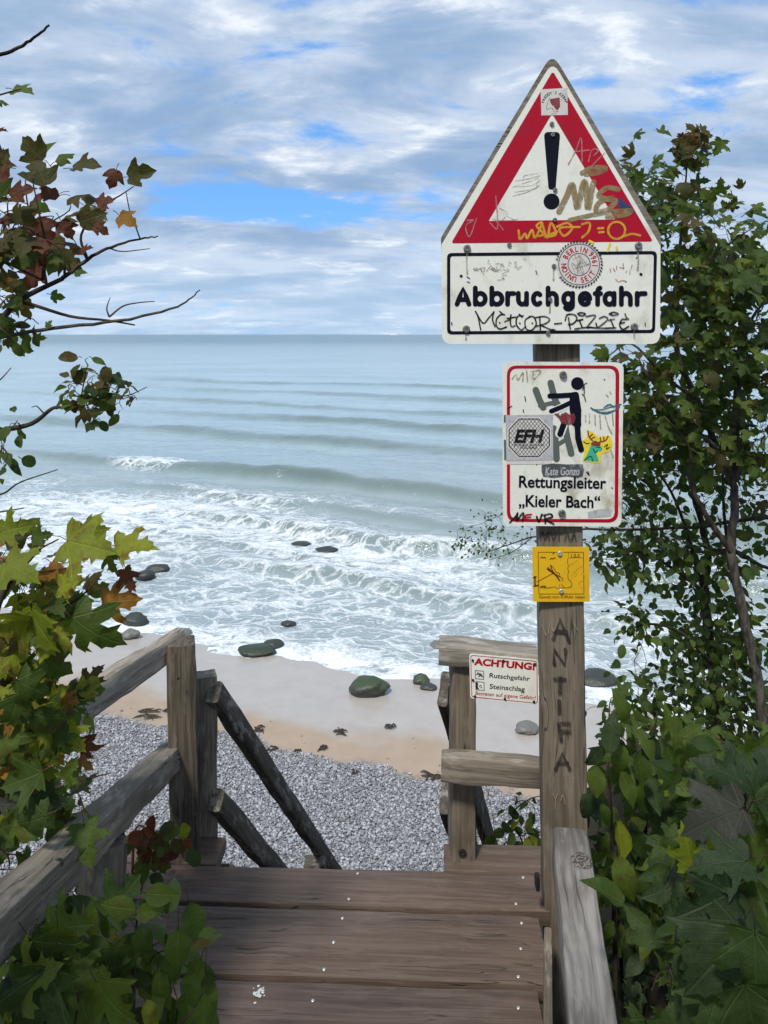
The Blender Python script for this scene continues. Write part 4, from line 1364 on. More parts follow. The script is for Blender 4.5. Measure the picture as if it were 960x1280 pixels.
# torn dark sticker, smear with runs
random.seed(8)
S.p = S.poly('torn_sticker', [(245, 552), (300, 545), (360, 550), (432, 548), (438, 575), (432, 605), (410, 612), (360, 604), (300, 612), (252, 606), (244, 580)], M['stickerd'], 0.0009)
S.text('sticker_lettering', 'Kate Gonzo', (260, 562, 418, 600), M['stickerg'], 0.0012, 0.02, 0.2)
S.p = sg
S.strokes('teal_scribble', [[(478, 300), (520, 300), (560, 288), (606, 276)], [(470, 292), (510, 312), (570, 306), (600, 288)], [(500, 310), (540, 318), (585, 300)], [(530, 290), (556, 276), (575, 290)]], 8, M['teal'], 0.0009)
S.strokes('grey_runs', [[(445, 326), (446, 356)], [(462, 320), (463, 362)], [(488, 325), (490, 372)], [(510, 322), (514, 388)], [(535, 330), (552, 385), (566, 410)], [(568, 318), (572, 372)], [(560, 485), (572, 520)], [(540, 232), (548, 240)], [(556, 218), (562, 228)], [(110, 160), (128, 138), (136, 164), (160, 130), (158, 170)], [(176, 120), (180, 175)],
                         [(196, 125), (240, 122), (210, 160), (205, 130)]], 6, M['smear'], 0.0009)
S.poly('grey_patch', [(455, 768), (500, 756), (548, 750), (566, 760), (562, 788), (500, 792), (458, 795)], M['stickerg'], 0.0008)
S.strokes('specks', [[(530, 162), (533, 164)], [(168, 240), (172, 262)], [(160, 300), (163, 312)], [(88, 296), (108, 284)], [(222, 550), (223, 551)], [(565, 655), (568, 660)], [(450, 585), (462, 600), (456, 582)]], 5, M['ink'], 0.0009)
S.text('lettering', 'Rettungsleiter', (141, 604, 540, 676), M['black'], 0.0010, 0.022, 0, 1.02)
S.text('lettering', '„Kieler Bach“', (141, 690, 512, 756), M['black'], 0.0010, 0.022, 0, 1.02)
S.strokes('marker_scrawl', [[(100, 815), (128, 785), (135, 772), (130, 808), (160, 770), (158, 808)], [(222, 788), (232, 812), (246, 778)], [(258, 780), (262, 818)], [(255, 782), (285, 776), (292, 790), (262, 800), (300, 822)]], 9, M['ink'], 0.0013)
S.strokes('red_scrawl', [[(198, 778), (172, 782), (170, 800), (200, 806)], [(172, 792), (194, 790)]], 7, M['signred'], 0.0013)
bolt_on(S, (342, 140), 17, hgt=0.007)
bolt_on(S, (337, 772), 17, hgt=0.007)

# ============ yellow plate
YS3 = YP - 0.008
s3c = P(701, 718, YS3)
sg = thing('yellow_notice', s3c, 'small square yellow plate with a red line drawing screwed below the ladder sign', 'sign')
zC = 12.0
S = Sheet(sg, s3c, YS3 / F, 660, 680, zC)
solid(S, 'plate', rounded([(65, 42), (918, 46), (925, 868), (78, 866)], 8), 0.0022, M['yplate'])
S.strokes('frame_line', [[(152, 122), (830, 122)], [(830, 122), (838, 748)], [(838, 748), (162, 748)], [(162, 748), (152, 122)]], 9, M['ored'], 0.0006, smooth=False)
S.strokes('map_line', [[(598, 215), (592, 260), (602, 330), (596, 380), (612, 405), (598, 450), (602, 520), (640, 560), (655, 620), (610, 650), (520, 655), (440, 660), (400, 640), (340, 652), (262, 655), (170, 650)]], 8, M['ored'], 0.0006)
S.strokes('wing_drawing', [[(282, 370), (370, 430), (478, 490)], [(340, 318), (365, 400), (405, 450), (475, 550)], [(300, 350), (375, 440)], [(380, 440), (440, 490), (470, 545)]], 17, M['ored'], 0.0007)
S.strokes('sketch_lines', [[(340, 318), (380, 350), (420, 420), (470, 440), (475, 480), (520, 520), (515, 555)], [(130, 568), (370, 440)], [(470, 610), (478, 640)], [(505, 605), (530, 640)]], 9, M['ored'], 0.0008)
S.strokes('gull_marks', [[(188, 208), (208, 195), (226, 206), (244, 196), (262, 212)], [(330, 232), (350, 210), (372, 222), (390, 205), (410, 215)], [(370, 150), (392, 132)]], 13, M['ored'], 0.0007)
S.strokes('side_mark', [[(105, 490), (102, 560), (108, 620)], [(85, 500), (118, 492)], [(90, 630), (155, 618)], [(195, 640), (240, 632), (260, 645)]], 24, M['ored'], 0.0007)
S.text('lettering', '1,2,2', (645, 150, 775, 200), M['ored'], 0.0007, 0.01)
S.strokes('label_box', [[(605, 130), (610, 205), (820, 205)]], 7, M['ored'], 0.0006, smooth=False)
S.text('lettering', 'Gewalt vom Kliffufer lieben', (165, 768, 852, 815), M['ored'], 0.0007, 0.005)
S.strokes('pale_scuffs', [[(610, 330), (700, 270), (740, 235)], [(690, 440), (760, 360), (820, 330)], [(730, 450), (710, 490)], [(830, 545), (760, 590), (840, 690), (850, 640)], [(790, 450), (830, 440), (855, 520)]], 13, M['gold'], 0.0007)
bolt_on(S, (475, 142), 36, 'screw', 0.004)
bolt_on(S, (497, 705), 36, 'screw', 0.004)

# ============ small red lettered sign on the right railing
YS4 = 2.238
s4c = P(630, 850, YS4)
sg = thing('caution_sign', s4c, 'small white sign reading ACHTUNG in red, screwed to the right railing', 'sign')
S = Sheet(sg, s4c, YS4 / F, 580, 810, 9.6)
solid(S, 'plate', rounded([(62, 66), (890, 142), (896, 682), (76, 604)], 40), 0.002, M['plate'])
ring(S, 'red_border', rounded([(76, 82), (878, 156), (884, 666), (90, 590)], 34), rounded([(84, 90), (870, 163), (876, 658), (98, 582)], 28), M['signred'], 0.0005)
S.text('lettering', 'ACHTUNG!', (120, 148, 852, 236), M['signred'], 0.0006, 0.045, 0, 5.0)
S.text('lettering', 'Rutschgefahr', (304, 318, 792, 392), M['ink'], 0.0006, 0.016, 0, 5.0)
S.text('lettering', 'Steinschlag', (306, 446, 730, 524), M['ink'], 0.0006, 0.016, 0, 5.0)
S.text('lettering', 'Betreten auf eigene Gefahr!', (136, 546, 860, 604), M['signred'], 0.0006, 0.006, 0, 4.6)
for (a, b) in ((184, 322), (190, 455)):
    sq = [(a - 54, b - 58), (a + 54, b - 48), (a + 56, b + 58), (a - 52, b + 48)]
    ring(S, 'icon_frame', rounded(sq, 8), rounded([(a + (x - a) * 0.86, b + (y - b) * 0.86) for x, y in sq], 6), M['ink'], 0.0006)
S.strokes('slip_icon', [[(150, 318), (175, 308), (205, 335)], [(165, 295), (185, 318), (178, 345)], [(200, 325), (222, 345)], [(190, 305), (215, 322)]], 13, M['ink'], 0.0007)
S.poly('rockfall_icon', [(140, 410), (168, 412), (166, 470), (182, 492), (140, 490)], M['ink'], 0.0007)
S.strokes('rockfall_stones', [[(185, 455), (190, 457)], [(205, 475), (208, 470)], [(200, 445), (203, 447)]], 13, M['ink'], 0.0007)
for at in ((104, 146), (472, 150), (850, 190), (108, 382), (130, 578), (490, 606), (838, 640)):
    bolt_on(S, at, 15, 'iron', 0.003)

# ============ writing on the post itself
pk = bpy.data.objects.new('sign_post_face', None)
S = Sheet(post_o, post_o.location, YP / F, 520, 770, 960 / 270)
wy = YP - post_o.location.y
def on_post(o):
    for v_ in o.data.vertices:
        v_.co.y += wy + 0.0012 - 0.105 * (v_.co.x + post_o.location.x - 0.487)
    o.data.update()
on_post(S.strokes('painted_letters', [[(612, 105), (640, 15), (680, 110)], [(622, 70), (668, 70)], [(616, 215), (614, 150), (662, 218), (664, 148)], [(642, 275), (640, 345)], [(618, 282), (662, 282)], [(637, 378), (638, 430)],
                                      [(646, 555), (634, 478), (680, 476)], [(640, 515), (676, 512)], [(622, 685), (650, 610), (682, 680)], [(634, 655), (672, 652)]], 17, M['burn'], 0.0, smooth=False))
on_post(S.strokes('carved_scratches', [[(590, 80), (598, 30), (612, 70), (632, 20)], [(560, 40), (580, 90)], [(700, 30), (716, 60)], [(610, 790), (622, 815), (630, 790)], [(622, 815), (618, 860)], [(645, 820), (652, 795), (664, 835)], [(700, 715), (702, 718)], [(700, 260), (705, 330)]], 3.5, M['carve'], 0.0))
S2 = Sheet(post_o, post_o.location, YP / F, 610, 430, zB)
on_post(S2.strokes('carved_letters', [[(240, 895), (250, 860), (262, 895), (275, 860), (280, 895)], [(290, 862), (300, 895), (312, 862)], [(325, 895), (325, 865), (340, 862)], [(352, 895), (362, 862), (372, 895)], [(380, 895), (392, 862), (400, 895)]], 6, M['burn'], 0.0))
bpy.data.objects.remove(pk)

# ------------------------------------------------------------------ vegetation
def leaf_outline(kind):
    if kind == 'maple':
        return [(0.0, 0.0), (0.10, -0.06), (0.24, -0.09), (0.40, -0.03), (0.34, 0.06), (0.38, 0.13), (0.27, 0.19), (0.40, 0.26), (0.50, 0.33), (0.63, 0.52), (0.49, 0.50), (0.46, 0.60), (0.33, 0.50),
                (0.19, 0.46), (0.19, 0.60), (0.30, 0.71), (0.18, 0.74), (0.15, 0.84), (0.08, 0.87), (0.0, 1.02)]
    if kind == 'fmaple':      # small blunt three-lobed leaf
        return [(0.0, 0.0), (0.12, -0.03), (0.28, 0.04), (0.36, 0.16), (0.46, 0.34), (0.52, 0.52), (0.40, 0.54), (0.30, 0.50), (0.22, 0.52), (0.27, 0.68), (0.20, 0.80), (0.10, 0.86), (0.0, 1.0)]
    if kind == 'ovate':
        return [(0.0, 0.0), (0.10, 0.04), (0.21, 0.16), (0.275, 0.32), (0.27, 0.5), (0.215, 0.68), (0.13, 0.84), (0.05, 0.95), (0.0, 1.04)]
    return [(0.0, 0.0), (0.16, 0.06), (0.30, 0.24), (0.34, 0.46), (0.29, 0.70), (0.16, 0.90), (0.0, 1.0)]     # round


_leafmesh = {}


def leaf_mesh(kind, tint, var):
    key = (kind, tint, var)
    if key in _leafmesh:
        return _leafmesh[key]
    out = leaf_outline(kind)
    fold = (0.26, 0.48, -0.12)[var]
    curl = (0.35, 0.15, 0.62)[var]
    tw = (0.30, -0.40, 0.15)[var]
    vs, fs, uv = [], [], []
    idx = {}

    def vert(x, y):
        k = (round(x, 5), round(y, 5))
        if k not in idx:
            idx[k] = len(vs)
            z = -fold * 0 + fold * abs(x) - curl * (y - 0.3) ** 2 - 0.35 * abs(x) ** 2 * curl * 3 + tw * x * (y - 0.2)
            z += 0.06 * math.sin(9 * y + 7 * abs(x) + var) * min(1, abs(x) * 4)
            vs.append((x, y, z))
            uv.append((x, y))
        return idx[k]
    rr = random.Random(hash(kind) % 7 + var)
    for sgn in (1, -1):
        jit = [(x * (1 + (rr.uniform(-0.07, 0.07) if 0 < i_ < len(out) - 1 else 0)), y + (rr.uniform(-0.02, 0.02) if 0 < i_ < len(out) - 1 else 0)) for i_, (x, y) in enumerate(out)]
        # midrib points let the blade fold and curl
        rib = [(0.0, 0.75), (0.0, 0.5), (0.0, 0.25)]
        loop = [(sgn * x, y) for x, y in jit] + rib
        ids = [vert(*q_) for q_ in loop]
        for tri in fixw(loop, tessellate_polygon([[Vector((*q_, 0)) for q_ in loop]])):
            fs.append(tuple(ids[i_] for i_ in tri))
    me = bpy.data.meshes.new('leaf')
    me.from_pydata(vs, [], fs)
    me.polygons.foreach_set('use_smooth', [True] * len(fs))
    ul = me.uv_layers.new(name='UVMap')
    for lp in me.loops:
        ul.data[lp.index].uv = uv[lp.vertex_index]
    me.materials.append(LM[tint])
    if 'maple' in kind:
        me.attributes.new('palmate', 'FLOAT', 'POINT').data.foreach_set('value', [1.0] * len(vs))
    me.update()
    _leafmesh[key] = me
    return me


def tube(vs, fs, pts, r0, r1, n=6):
    b_ = len(vs)
    prev = None
    for i_, p in enumerate(pts):
        d_ = (pts[min(i_ + 1, len(pts) - 1)] - pts[max(i_ - 1, 0)])
        if d_.length < 1e-7:
            d_ = Vector((0, 0, 1))
        d_.normalize()
        if prev is None:
            a = d_.orthogonal().normalized()
        else:
            a = (prev - d_ * prev.dot(d_))
            a = a.normalized() if a.length > 1e-6 else d_.orthogonal().normalized()
        prev = a
        b2 = d_.cross(a)
        r_ = r0 + (r1 - r0) * i_ / (len(pts) - 1)
        for k in range(n):
            t_ = 6.2832 * k / n
            vs.append(p + a * (r_ * math.cos(t_)) + b2 * (r_ * math.sin(t_)))
        if i_:
            for k in range(n):
                k2 = (k + 1) % n
                fs.append((b_ + (i_ - 1) * n + k, b_ + (i_ - 1) * n + k2, b_ + i_ * n + k2, b_ + i_ * n + k))
    fs.append(tuple(b_ + (len(pts) - 1) * n + k for k in range(n)))


class Plant:
    def __init__(self, name, loc, label, cat, group=None, twigmat='twig', seed=1):
        self.root = thing(name, loc, label, cat, group)
        self.leaves, self.tv, self.tf = [], [], []
        self.sk = []
        self.tm = twigmat
        self.r = random.Random(seed)

    def branch(self, pts, r0, r1, name='branch', mat='bark', wig=0.0, n=7, smooth=5, knots=True):
        pts = [Vector(p) for p in pts]
        if len(pts) > 2:
            pts = catmull(pts, smooth)
        else:
            pts = [pts[0].lerp(pts[1], k / 5) for k in range(6)]
        if wig:
            pts = [p + Vector((self.r.gauss(0, wig), self.r.gauss(0, wig), self.r.gauss(0, wig))) for p in pts]
        self.sk += pts
        vs, fs = [], []
        tube(vs, fs, pts, r0, r1, n)
        o = mesh_obj(name, vs, fs, M[mat], smooth=True)
        put(o, self.root)
        return pts

    def twig(self, pts, r0=0.0018, r1=0.0008, wig=0.0, n=4):
        pts = [Vector(p) for p in pts]
        if len(pts) > 2:
            pts = catmull(pts, 3)
        if wig:
            pts = [pts[0]] + [p + Vector((self.r.gauss(0, wig), self.r.gauss(0, wig), self.r.gauss(0, wig))) for p in pts[1:]]
        tube(self.tv, self.tf, pts, r0, r1, n)
        return pts

    def leaf(self, base, d, nrm, size, kind, tint, petiole=0.35, pr=0.0009):
        d = Vector(d).normalized()
        nrm = Vector(nrm)
        nrm = nrm - d * nrm.dot(d)
        if nrm.length < 1e-4:
            nrm = d.orthogonal()
        nrm.normalize()
        base = Vector(base)
        self.leaves.append((base, d, nrm, size, kind, tint))
        if petiole:
            b0__ = base - d * size * petiole + Vector((0, 0, size * 0.10 * self.r.random()))
            tube(self.tv, self.tf, [b0__, base - d * size * petiole * 0.4 + Vector((0, 0, size * 0.05)), base + d * size * 0.04], pr, pr * 0.8, 3)
            return b0__
        return base

    def hand(self, px, py, size, ang, tint, kind, y, tilt=0.5, face=0.0):
        """one leaf placed by eye: centre, length in pixels, direction of the tip (degrees, 0 = right, 90 = up)"""
        r = self.r
        c = P(px, py, y)
        d = Vector((math.cos(R(ang)), r.uniform(-0.35, 0.35), math.sin(R(ang)))).normalized()
        L = size * y / F
        nrm = Vector((r.gauss(0, 0.35), -1.0 + r.gauss(0, 0.2), 0.55 + r.gauss(0, 0.35) + face))
        return self.leaf(c - d * L * 0.45, d, nrm, L, kind, tint)

    def near(self, p):
        return min(self.sk, key=lambda q_: (q_ - p).length_squared)

    def fill(self, blobs, count, depth, size, kinds, tints, droop=0.35, face=0.8, grp=4, spread=0.09, twr=0.0016, pet=0.35, avoid=None):
        """leaves on twigs that run from the nearest branch into each clump"""
        r = self.r
        wts = [b_[2] * b_[3] * (b_[4] if len(b_) > 4 else 1) for b_ in blobs]
        done = 0
        while done < count:
            b_ = r.choices(blobs, wts)[0]
            a, rad = r.uniform(0, 6.283), math.sqrt(r.random())
            y = r.uniform(*depth)
            px, py = b_[0] + b_[2] * rad * math.cos(a), b_[1] + b_[3] * rad * math.sin(a)
            if avoid and avoid(px, py):
                done += 0.2
                continue
            c = P(px, py, y)
            sk = self.near(c) if self.sk else c + Vector((0, 0.1, -0.2))
            v_ = c - sk
            if v_.length > 1e-3:
                mid_ = sk.lerp(c, 0.5) + Vector((r.gauss(0, 0.12), r.gauss(0, 0.12), r.gauss(0.08, 0.08))) * v_.length
                tw_ = self.twig([sk, mid_, c], twr * (1 + min(v_.length, 1.0)), twr * 0.5)
                self.sk.append(c)
                if r.random() < 0.4:
                    self.sk.append(mid_)
            out = v_.normalized() if v_.length > 1e-3 else Vector((0, 0, 1))
            for k in range(grp):
                L = r.uniform(*size)
                rd = Vector((r.gauss(0, 1), r.gauss(0, 1), r.gauss(0, 1))).normalized()
                d = (out * 0.55 + rd * 0.9 + Vector((0, -0.15, -droop))).normalized()
                nrm = Vector((r.gauss(0, 0.45), -face + r.gauss(0, 0.4), 0.75 + r.gauss(0, 0.4)))
                pos = c + rd * spread * r.random() + out * spread * r.uniform(-0.8, 0.4)
                bs = self.leaf(pos + d * L * pet, d, nrm, L, r.choice(kinds), r.choice(tints), pet)
                done += 1

    def finish(self, limit=300):
        # the leaves that show largest become pieces of their own
        def show(l_):
            p = l_[0] + l_[1] * l_[3] * 0.5
            px, py = CX + F * p.x / max(p.y, 0.2), HY + F * (EYE - p.z) / max(p.y, 0.2)
            inside = -10 < px < 970 and -10 < py < 1290
            return (l_[3] / p.y) * (1 if inside else 0.05) * (0.4 + abs(l_[2].dot(p.normalized())))
        ls = sorted(self.leaves, key=show, reverse=True)
        loc = Vector(self.root.location)
        for k, (b_, d, n_, L, kind, tint) in enumerate(ls[:limit]):
            o = bpy.data.objects.new('leaf', leaf_mesh(kind, tint, self.r.randrange(3)))
            x = d.cross(n_)
            wd = L * self.r.uniform(0.85, 1.12)
            mt = Matrix(((x.x * wd, d.x * L, n_.x * L, b_.x - loc.x), (x.y * wd, d.y * L, n_.y * L, b_.y - loc.y), (x.z * wd, d.z * L, n_.z * L, b_.z - loc.z), (0, 0, 0, 1)))
            link(o, self.root)
            o.matrix_local = mt
        rest = ls[limit:]
        if rest:
            bytint = {}
            V, Fc, U, MI = [], [], [], []
            mats = []
            off = 0
            for b_, d, n_, L, kind, tint in rest:
                me = leaf_mesh(kind, tint, self.r.randrange(3))
                if tint not in mats:
                    mats.append(tint)
                co = np.array([v_.co[:] for v_ in me.vertices]) * L
                x = d.cross(n_)
                Rm = np.array([[x.x, d.x, n_.x], [x.y, d.y, n_.y], [x.z, d.z, n_.z]])
                V.append(co @ Rm.T + np.array(b_[:]))
                f_ = np.array([p.vertices[:] for p in me.polygons])
                U.append(np.array([co[i_][:2] / L for i_ in f_.ravel()]))
                MI += [mats.index(tint)] * len(f_)
                Fc.append(f_ + off)
                off += len(co)
            me = np_mesh('foliage', np.concatenate(V), np.concatenate(Fc), None)
            for tint in mats:
                me.materials.append(LM[tint])
            me.polygons.foreach_set('material_index', MI)
            ul = me.uv_layers.new(name='UVMap')
            ul.data.foreach_set('uv', np.concatenate(U).astype(np.float32).ravel())
            o = link(bpy.data.objects.new('foliage', me))
            put(o, self.root)
            o['kind'] = 'stuff'
        if self.tv:
            o = mesh_obj('twigs', self.tv, self.tf, M[self.tm], smooth=True)
            put(o, self.root)
            o['kind'] = 'stuff'


def Z7(pts, y=1.5, jit=0.0):
    return [P(a / 2.284, b / 2.284, y + jit * (k % 2)) for k, (a, b) in enumerate(pts)]


# --- upper left bush with reddish leaves
pl_ = Plant('wayside_shrub', (-1.5, 1.5, -0.2), 'shrub with lobed olive and red leaves reaching in at the upper left', 'shrub', seed=11)
pl_.branch([(-1.5, 1.55, -0.2), (-1.35, 1.52, 0.7), (-1.1, 1.5, 1.3), *Z7([(-60, 960), (0, 915), (60, 855), (180, 795)])], 0.012, 0.0045, 'stem', 'barkdark')
pl_.branch(Z7([(180, 795), (250, 740), (320, 705), (400, 682), (450, 676)]), 0.0045, 0.0012, mat='twig', wig=0.001)
pl_.branch(Z7([(250, 740), (232, 670), (290, 590), (340, 560), (382, 532)]), 0.003, 0.001, mat='twig')
pl_.branch(Z7([(400, 682), (385, 640), (370, 600), (360, 548)]), 0.0016, 0.001, mat='twig')
pl_.branch(Z7([(-100, 690), (0, 740), (60, 770), (122, 800)]), 0.004, 0.002, mat='twig')
pl_.branch(Z7([(30, 880), (70, 865), (200, 903), (310, 915), (385, 928)]), 0.0045, 0.0015, mat='twig')
pl_.branch(Z7([(-120, 990), (0, 965), (150, 938), (340, 915), (480, 885), (530, 862), (570, 828)], 1.5), 0.005, 0.0012, mat='bark', wig=0.0008)
pl_.branch(Z7([(312, 905), (350, 875), (390, 865), (442, 860)]), 0.002, 0.0009, mat='twig')
pl_.branch(Z7([(312, 905), (305, 880), (315, 848)]), 0.002, 0.0007, mat='twig')
pl_.branch(Z7([(-150, 230), (0, 158), (60, 132), (100, 105), (140, 72)]), 0.0045, 0.0022, mat='barkdark', wig=0.0008)
pl_.branch(Z7([(122, 800), (130, 700), (110, 600), (90, 500)]), 0.0035, 0.001, mat='twig')
pl_.branch(Z7([(185, 795), (180, 720), (140, 690), (60, 640), (0, 600)]), 0.0028, 0.001, mat='twig')
pl_.branch(Z7([(310, 708), (350, 718), (428, 710)]), 0.0015, 0.0008, mat='twig')
pl_.branch(Z7([(-150, 330), (-60, 290), (30, 262), (60, 255)]), 0.003, 0.001, mat='twig')
for (a, b, s_, an, ti) in ((92, 425, 105, 135, 'olive'), (182, 447, 66, 40, 'mid'), (245, 478, 100, 5, 'olive'), (322, 508, 66, 250, 'red'), (402, 497, 105, 10, 'olive'), (235, 556, 118, 0, 'olive'),
                           (362, 628, 78, 330, 'orange'), (112, 492, 110, 120, 'olive'), (62, 548, 90, 20, 'red'), (12, 492, 66, 100, 'red'), (130, 566, 95, 200, 'red'), (262, 622, 95, 20, 'olive'), (16, 622, 60, 200, 'red'),
                           (120, 662, 100, 300, 'red'), (190, 620, 84, 60, 'olive'), (246, 712, 48, 20, 'red'), (196, 748, 100, 330, 'olive'), (95, 790, 90, 250, 'red'), (8, 812, 70, 300, 'orange'), (165, 846, 50, 350, 'mid'),
                           (76, 996, 46, 340, 'mid'), (20, 982, 34, 300, 'mid'), (62, 258, 84, 350, 'mid'), (5, 372, 36, 0, 'red'), (5, 290, 40, 0, 'mid'), (190, 655, 70, 300, 'red'), (30, 700, 90, 200, 'olive'), (60, 730, 90, 120, 'mid'),
                           (230, 780, 44, 10, 'mid'), (105, 720, 90, 80, 'red'), (60, 610, 80, 150, 'olive'), (300, 575, 60, 20, 'red'), (285, 655, 60, 330, 'red'), (115, 965, 40, 0, 'mid'), (140, 925, 30, 60, 'mid'), (30, 925, 50, 300, 'olive')):
    pl_.hand(a / 2.284, b / 2.284, s_ / 2.284 * 0.88, an, ti, 'fmaple', 1.5 + pl_.r.uniform(-0.05, 0.05))
pl_.fill([(20, 280, 40, 75), (55, 260, 40, 50), (60, 320, 45, 45), (15, 370, 30, 40), (-40, 300, 60, 120, 0.5)], 52, (1.45, 1.68), (0.045, 0.068), ['fmaple'], ['olive', 'mid', 'olive', 'red', 'mid'], grp=2, spread=0.04)
pl_.fill([(35, 415, 40, 22), (15, 390, 25, 35)], 26, (1.45, 1.6), (0.022, 0.034), ['round'], ['mid', 'mid', 'olive'], grp=2, spread=0.02)
pl_.finish()

# --- small leaved branch below it
pl_ = Plant('small_leaved_shrub', (-1.45, 1.6, -0.2), 'branch with small round green leaves in front of the sea at the left edge', 'shrub', seed=12)
pl_.branch([(-1.4, 1.6, -0.2), (-1.2, 1.55, 0.7), *Z7([(-120, 1260), (0, 1230), (90, 1210), (150, 1166), (185, 1165)])], 0.009, 0.0025, 'stem', 'barkdark')
pl_.branch(Z7([(185, 1165), (240, 1140), (300, 1125), (360, 1130), (420, 1105)]), 0.0025, 0.0008, mat='twig')
pl_.branch(Z7([(230, 1145), (240, 1090), (250, 1040)]), 0.0016, 0.0008, mat='twig')
pl_.branch(Z7([(240, 1140), (265, 1190), (270, 1230)]), 0.0016, 0.0008, mat='twig')
pl_.branch(Z7([(125, 1180), (105, 1160), (90, 1163)]), 0.0015, 0.0007, mat='twig')
pl_.branch(Z7([(-20, 1100), (5, 1080), (32, 1050)]), 0.0018, 0.0008, mat='twig')
pl_.branch([P(-40, 610, 1.5), P(0, 618, 1.5), P(25, 603, 1.5), P(72, 587, 1.5)], 0.0025, 0.001, mat='barkdark')
pl_.branch([P(-40, 645, 1.5), P(0, 640, 1.5), P(30, 635, 1.5)], 0.002, 0.001, mat='barkdark')
pl_.fill([(105, 480, 28, 28), (125, 500, 34, 26), (150, 490, 28, 18), (110, 512, 20, 18), (115, 455, 10, 12), (75, 490, 20, 10)], 74, (1.46, 1.54), (0.020, 0.036), ['round', 'round', 'ovate'], ['mid', 'mid', 'dark', 'olive'], grp=2, spread=0.015, pet=0.2, twr=0.001)
pl_.fill([(10, 520, 14, 14), (15, 585, 22, 16), (5, 560, 14, 20), (-30, 560, 40, 50, 0.5)], 26, (1.46, 1.56), (0.024, 0.038), ['round', 'ovate'], ['mid', 'dark'], grp=2, spread=0.02, pet=0.2)
pl_.finish()

# --- left maple sapling
Q8 = 2.4625
def Z8(pts, y=1.5):
    return [P(a / Q8, 540 + b / Q8, y) for a, b in pts]
pl_ = Plant('maple_sapling', (-1.0, 1.55, -0.25), 'young maple with large yellow green leaves beside the left railing', 'tree', twigmat='twigred', seed=13)
pl_.branch([(-0.95, 1.58, -0.3), (-0.92, 1.56, 0.3), *Z8([(-30, 800), (-20, 600), (20, 480), (110, 370)])], 0.012, 0.004, 'trunk', 'barkdark')
pl_.branch(Z8([(10, 500), (60, 440), (110, 370), (180, 330)]), 0.004, 0.0015, mat='twigred')
pl_.branch(Z8([(60, 440), (150, 425), (240, 415)]), 0.003, 0.0012, mat='twigred')
pl_.branch(Z8([(-10, 620), (120, 560), (230, 520), (305, 450)]), 0.004, 0.0015, mat='twig')
pl_.branch(Z8([(-20, 820), (60, 790), (150, 740), (200, 730)]), 0.004, 0.0015, mat='twig')
pl_.branch(Z8([(-20, 1000), (80, 960), (180, 900), (215, 860)]), 0.004, 0.0015, mat='twig')
pl_.branch(Z8([(-20, 1150), (100, 1120), (220, 1080), (340, 1050)]), 0.004, 0.0012, mat='twig')
for (a, b, s_, an, ti, y) in ((270, 350, 190, 350, 'yel', 1.42), (410, 350, 170, 5, 'yel', 1.45), (285, 305, 110, 5, 'yel', 1.5), (60, 425, 160, 340, 'yel', 1.42), (45, 298, 110, 10, 'yel', 1.5), (125, 610, 185, 300, 'yel', 1.38),
                              (290, 620, 215, 325, 'mid', 1.36), (40, 590, 190, 200, 'yel', 1.4), (365, 520, 135, 5, 'orange', 1.45), (395, 455, 90, 300, 'red', 1.46), (165, 440, 110, 95, 'orange', 1.5), (215, 465, 110, 20, 'yel', 1.47),
                              (100, 790, 140, 320, 'mid', 1.4), (150, 880, 120, 340, 'mid', 1.42), (70, 1070, 160, 200, 'mid', 1.4), (155, 1130, 120, 340, 'blue', 1.42), (90, 1200, 140, 200, 'dark', 1.38), (215, 1040, 100, 60, 'mid', 1.45),
                              (265, 985, 55, 300, 'red', 1.5), (25, 1145, 70, 0, 'grey', 1.4), (215, 825, 60, 350, 'orange', 1.5), (30, 980, 130, 300, 'mid', 1.42), (180, 680, 90, 280, 'olive', 1.45), (40, 860, 150, 250, 'mid', 1.42),
                              (340, 400, 90, 300, 'mid', 1.44), (240, 390, 70, 20, 'orange', 1.5), (20, 720, 120, 330, 'yel', 1.44), (190, 960, 90, 300, 'mid', 1.45), (130, 320, 70, 10, 'mid', 1.5), (20, 800, 60, 0, 'yel', 1.36)):
    pl_.hand(a / Q8, 540 + b / Q8, s_ / Q8 * 0.86, an, ti, 'maple', y)
pl_.fill([(30, 770, 55, 50), (40, 860, 50, 60), (45, 950, 60, 60), (30, 1050, 60, 60), (85, 1010, 30, 40, 0.6), (-40, 900, 60, 200, 0.5)], 120, (1.5, 1.78), (0.05, 0.085), ['maple', 'maple', 'fmaple'], ['mid', 'olive', 'dark', 'mid', 'yel', 'red'], grp=3, spread=0.05, avoid=lambda a, b: b > 900 + (213 - a) * 0.845)
pl_.fill([(30, 700, 40, 30), (60, 740, 50, 40), (40, 820, 50, 50), (60, 900, 36, 50), (30, 960, 40, 60)], 110, (1.42, 1.7), (0.035, 0.07), ['maple', 'fmaple'], ['yel', 'yel', 'mid', 'mid', 'orange', 'olive'], grp=3, spread=0.05, avoid=lambda a, b: b > 900 + (213 - a) * 0.845)
pl_.fill([(30, 1150, 50, 60), (60, 1120, 50, 60), (-10, 1080, 40, 60), (70, 1190, 40, 40)], 110, (1.75, 2.1), (0.06, 0.10), ['maple', 'ovate'], ['dark', 'dark', 'mid'], grp=3, spread=0.06, avoid=lambda a, b: a > 108)
pl_.finish()

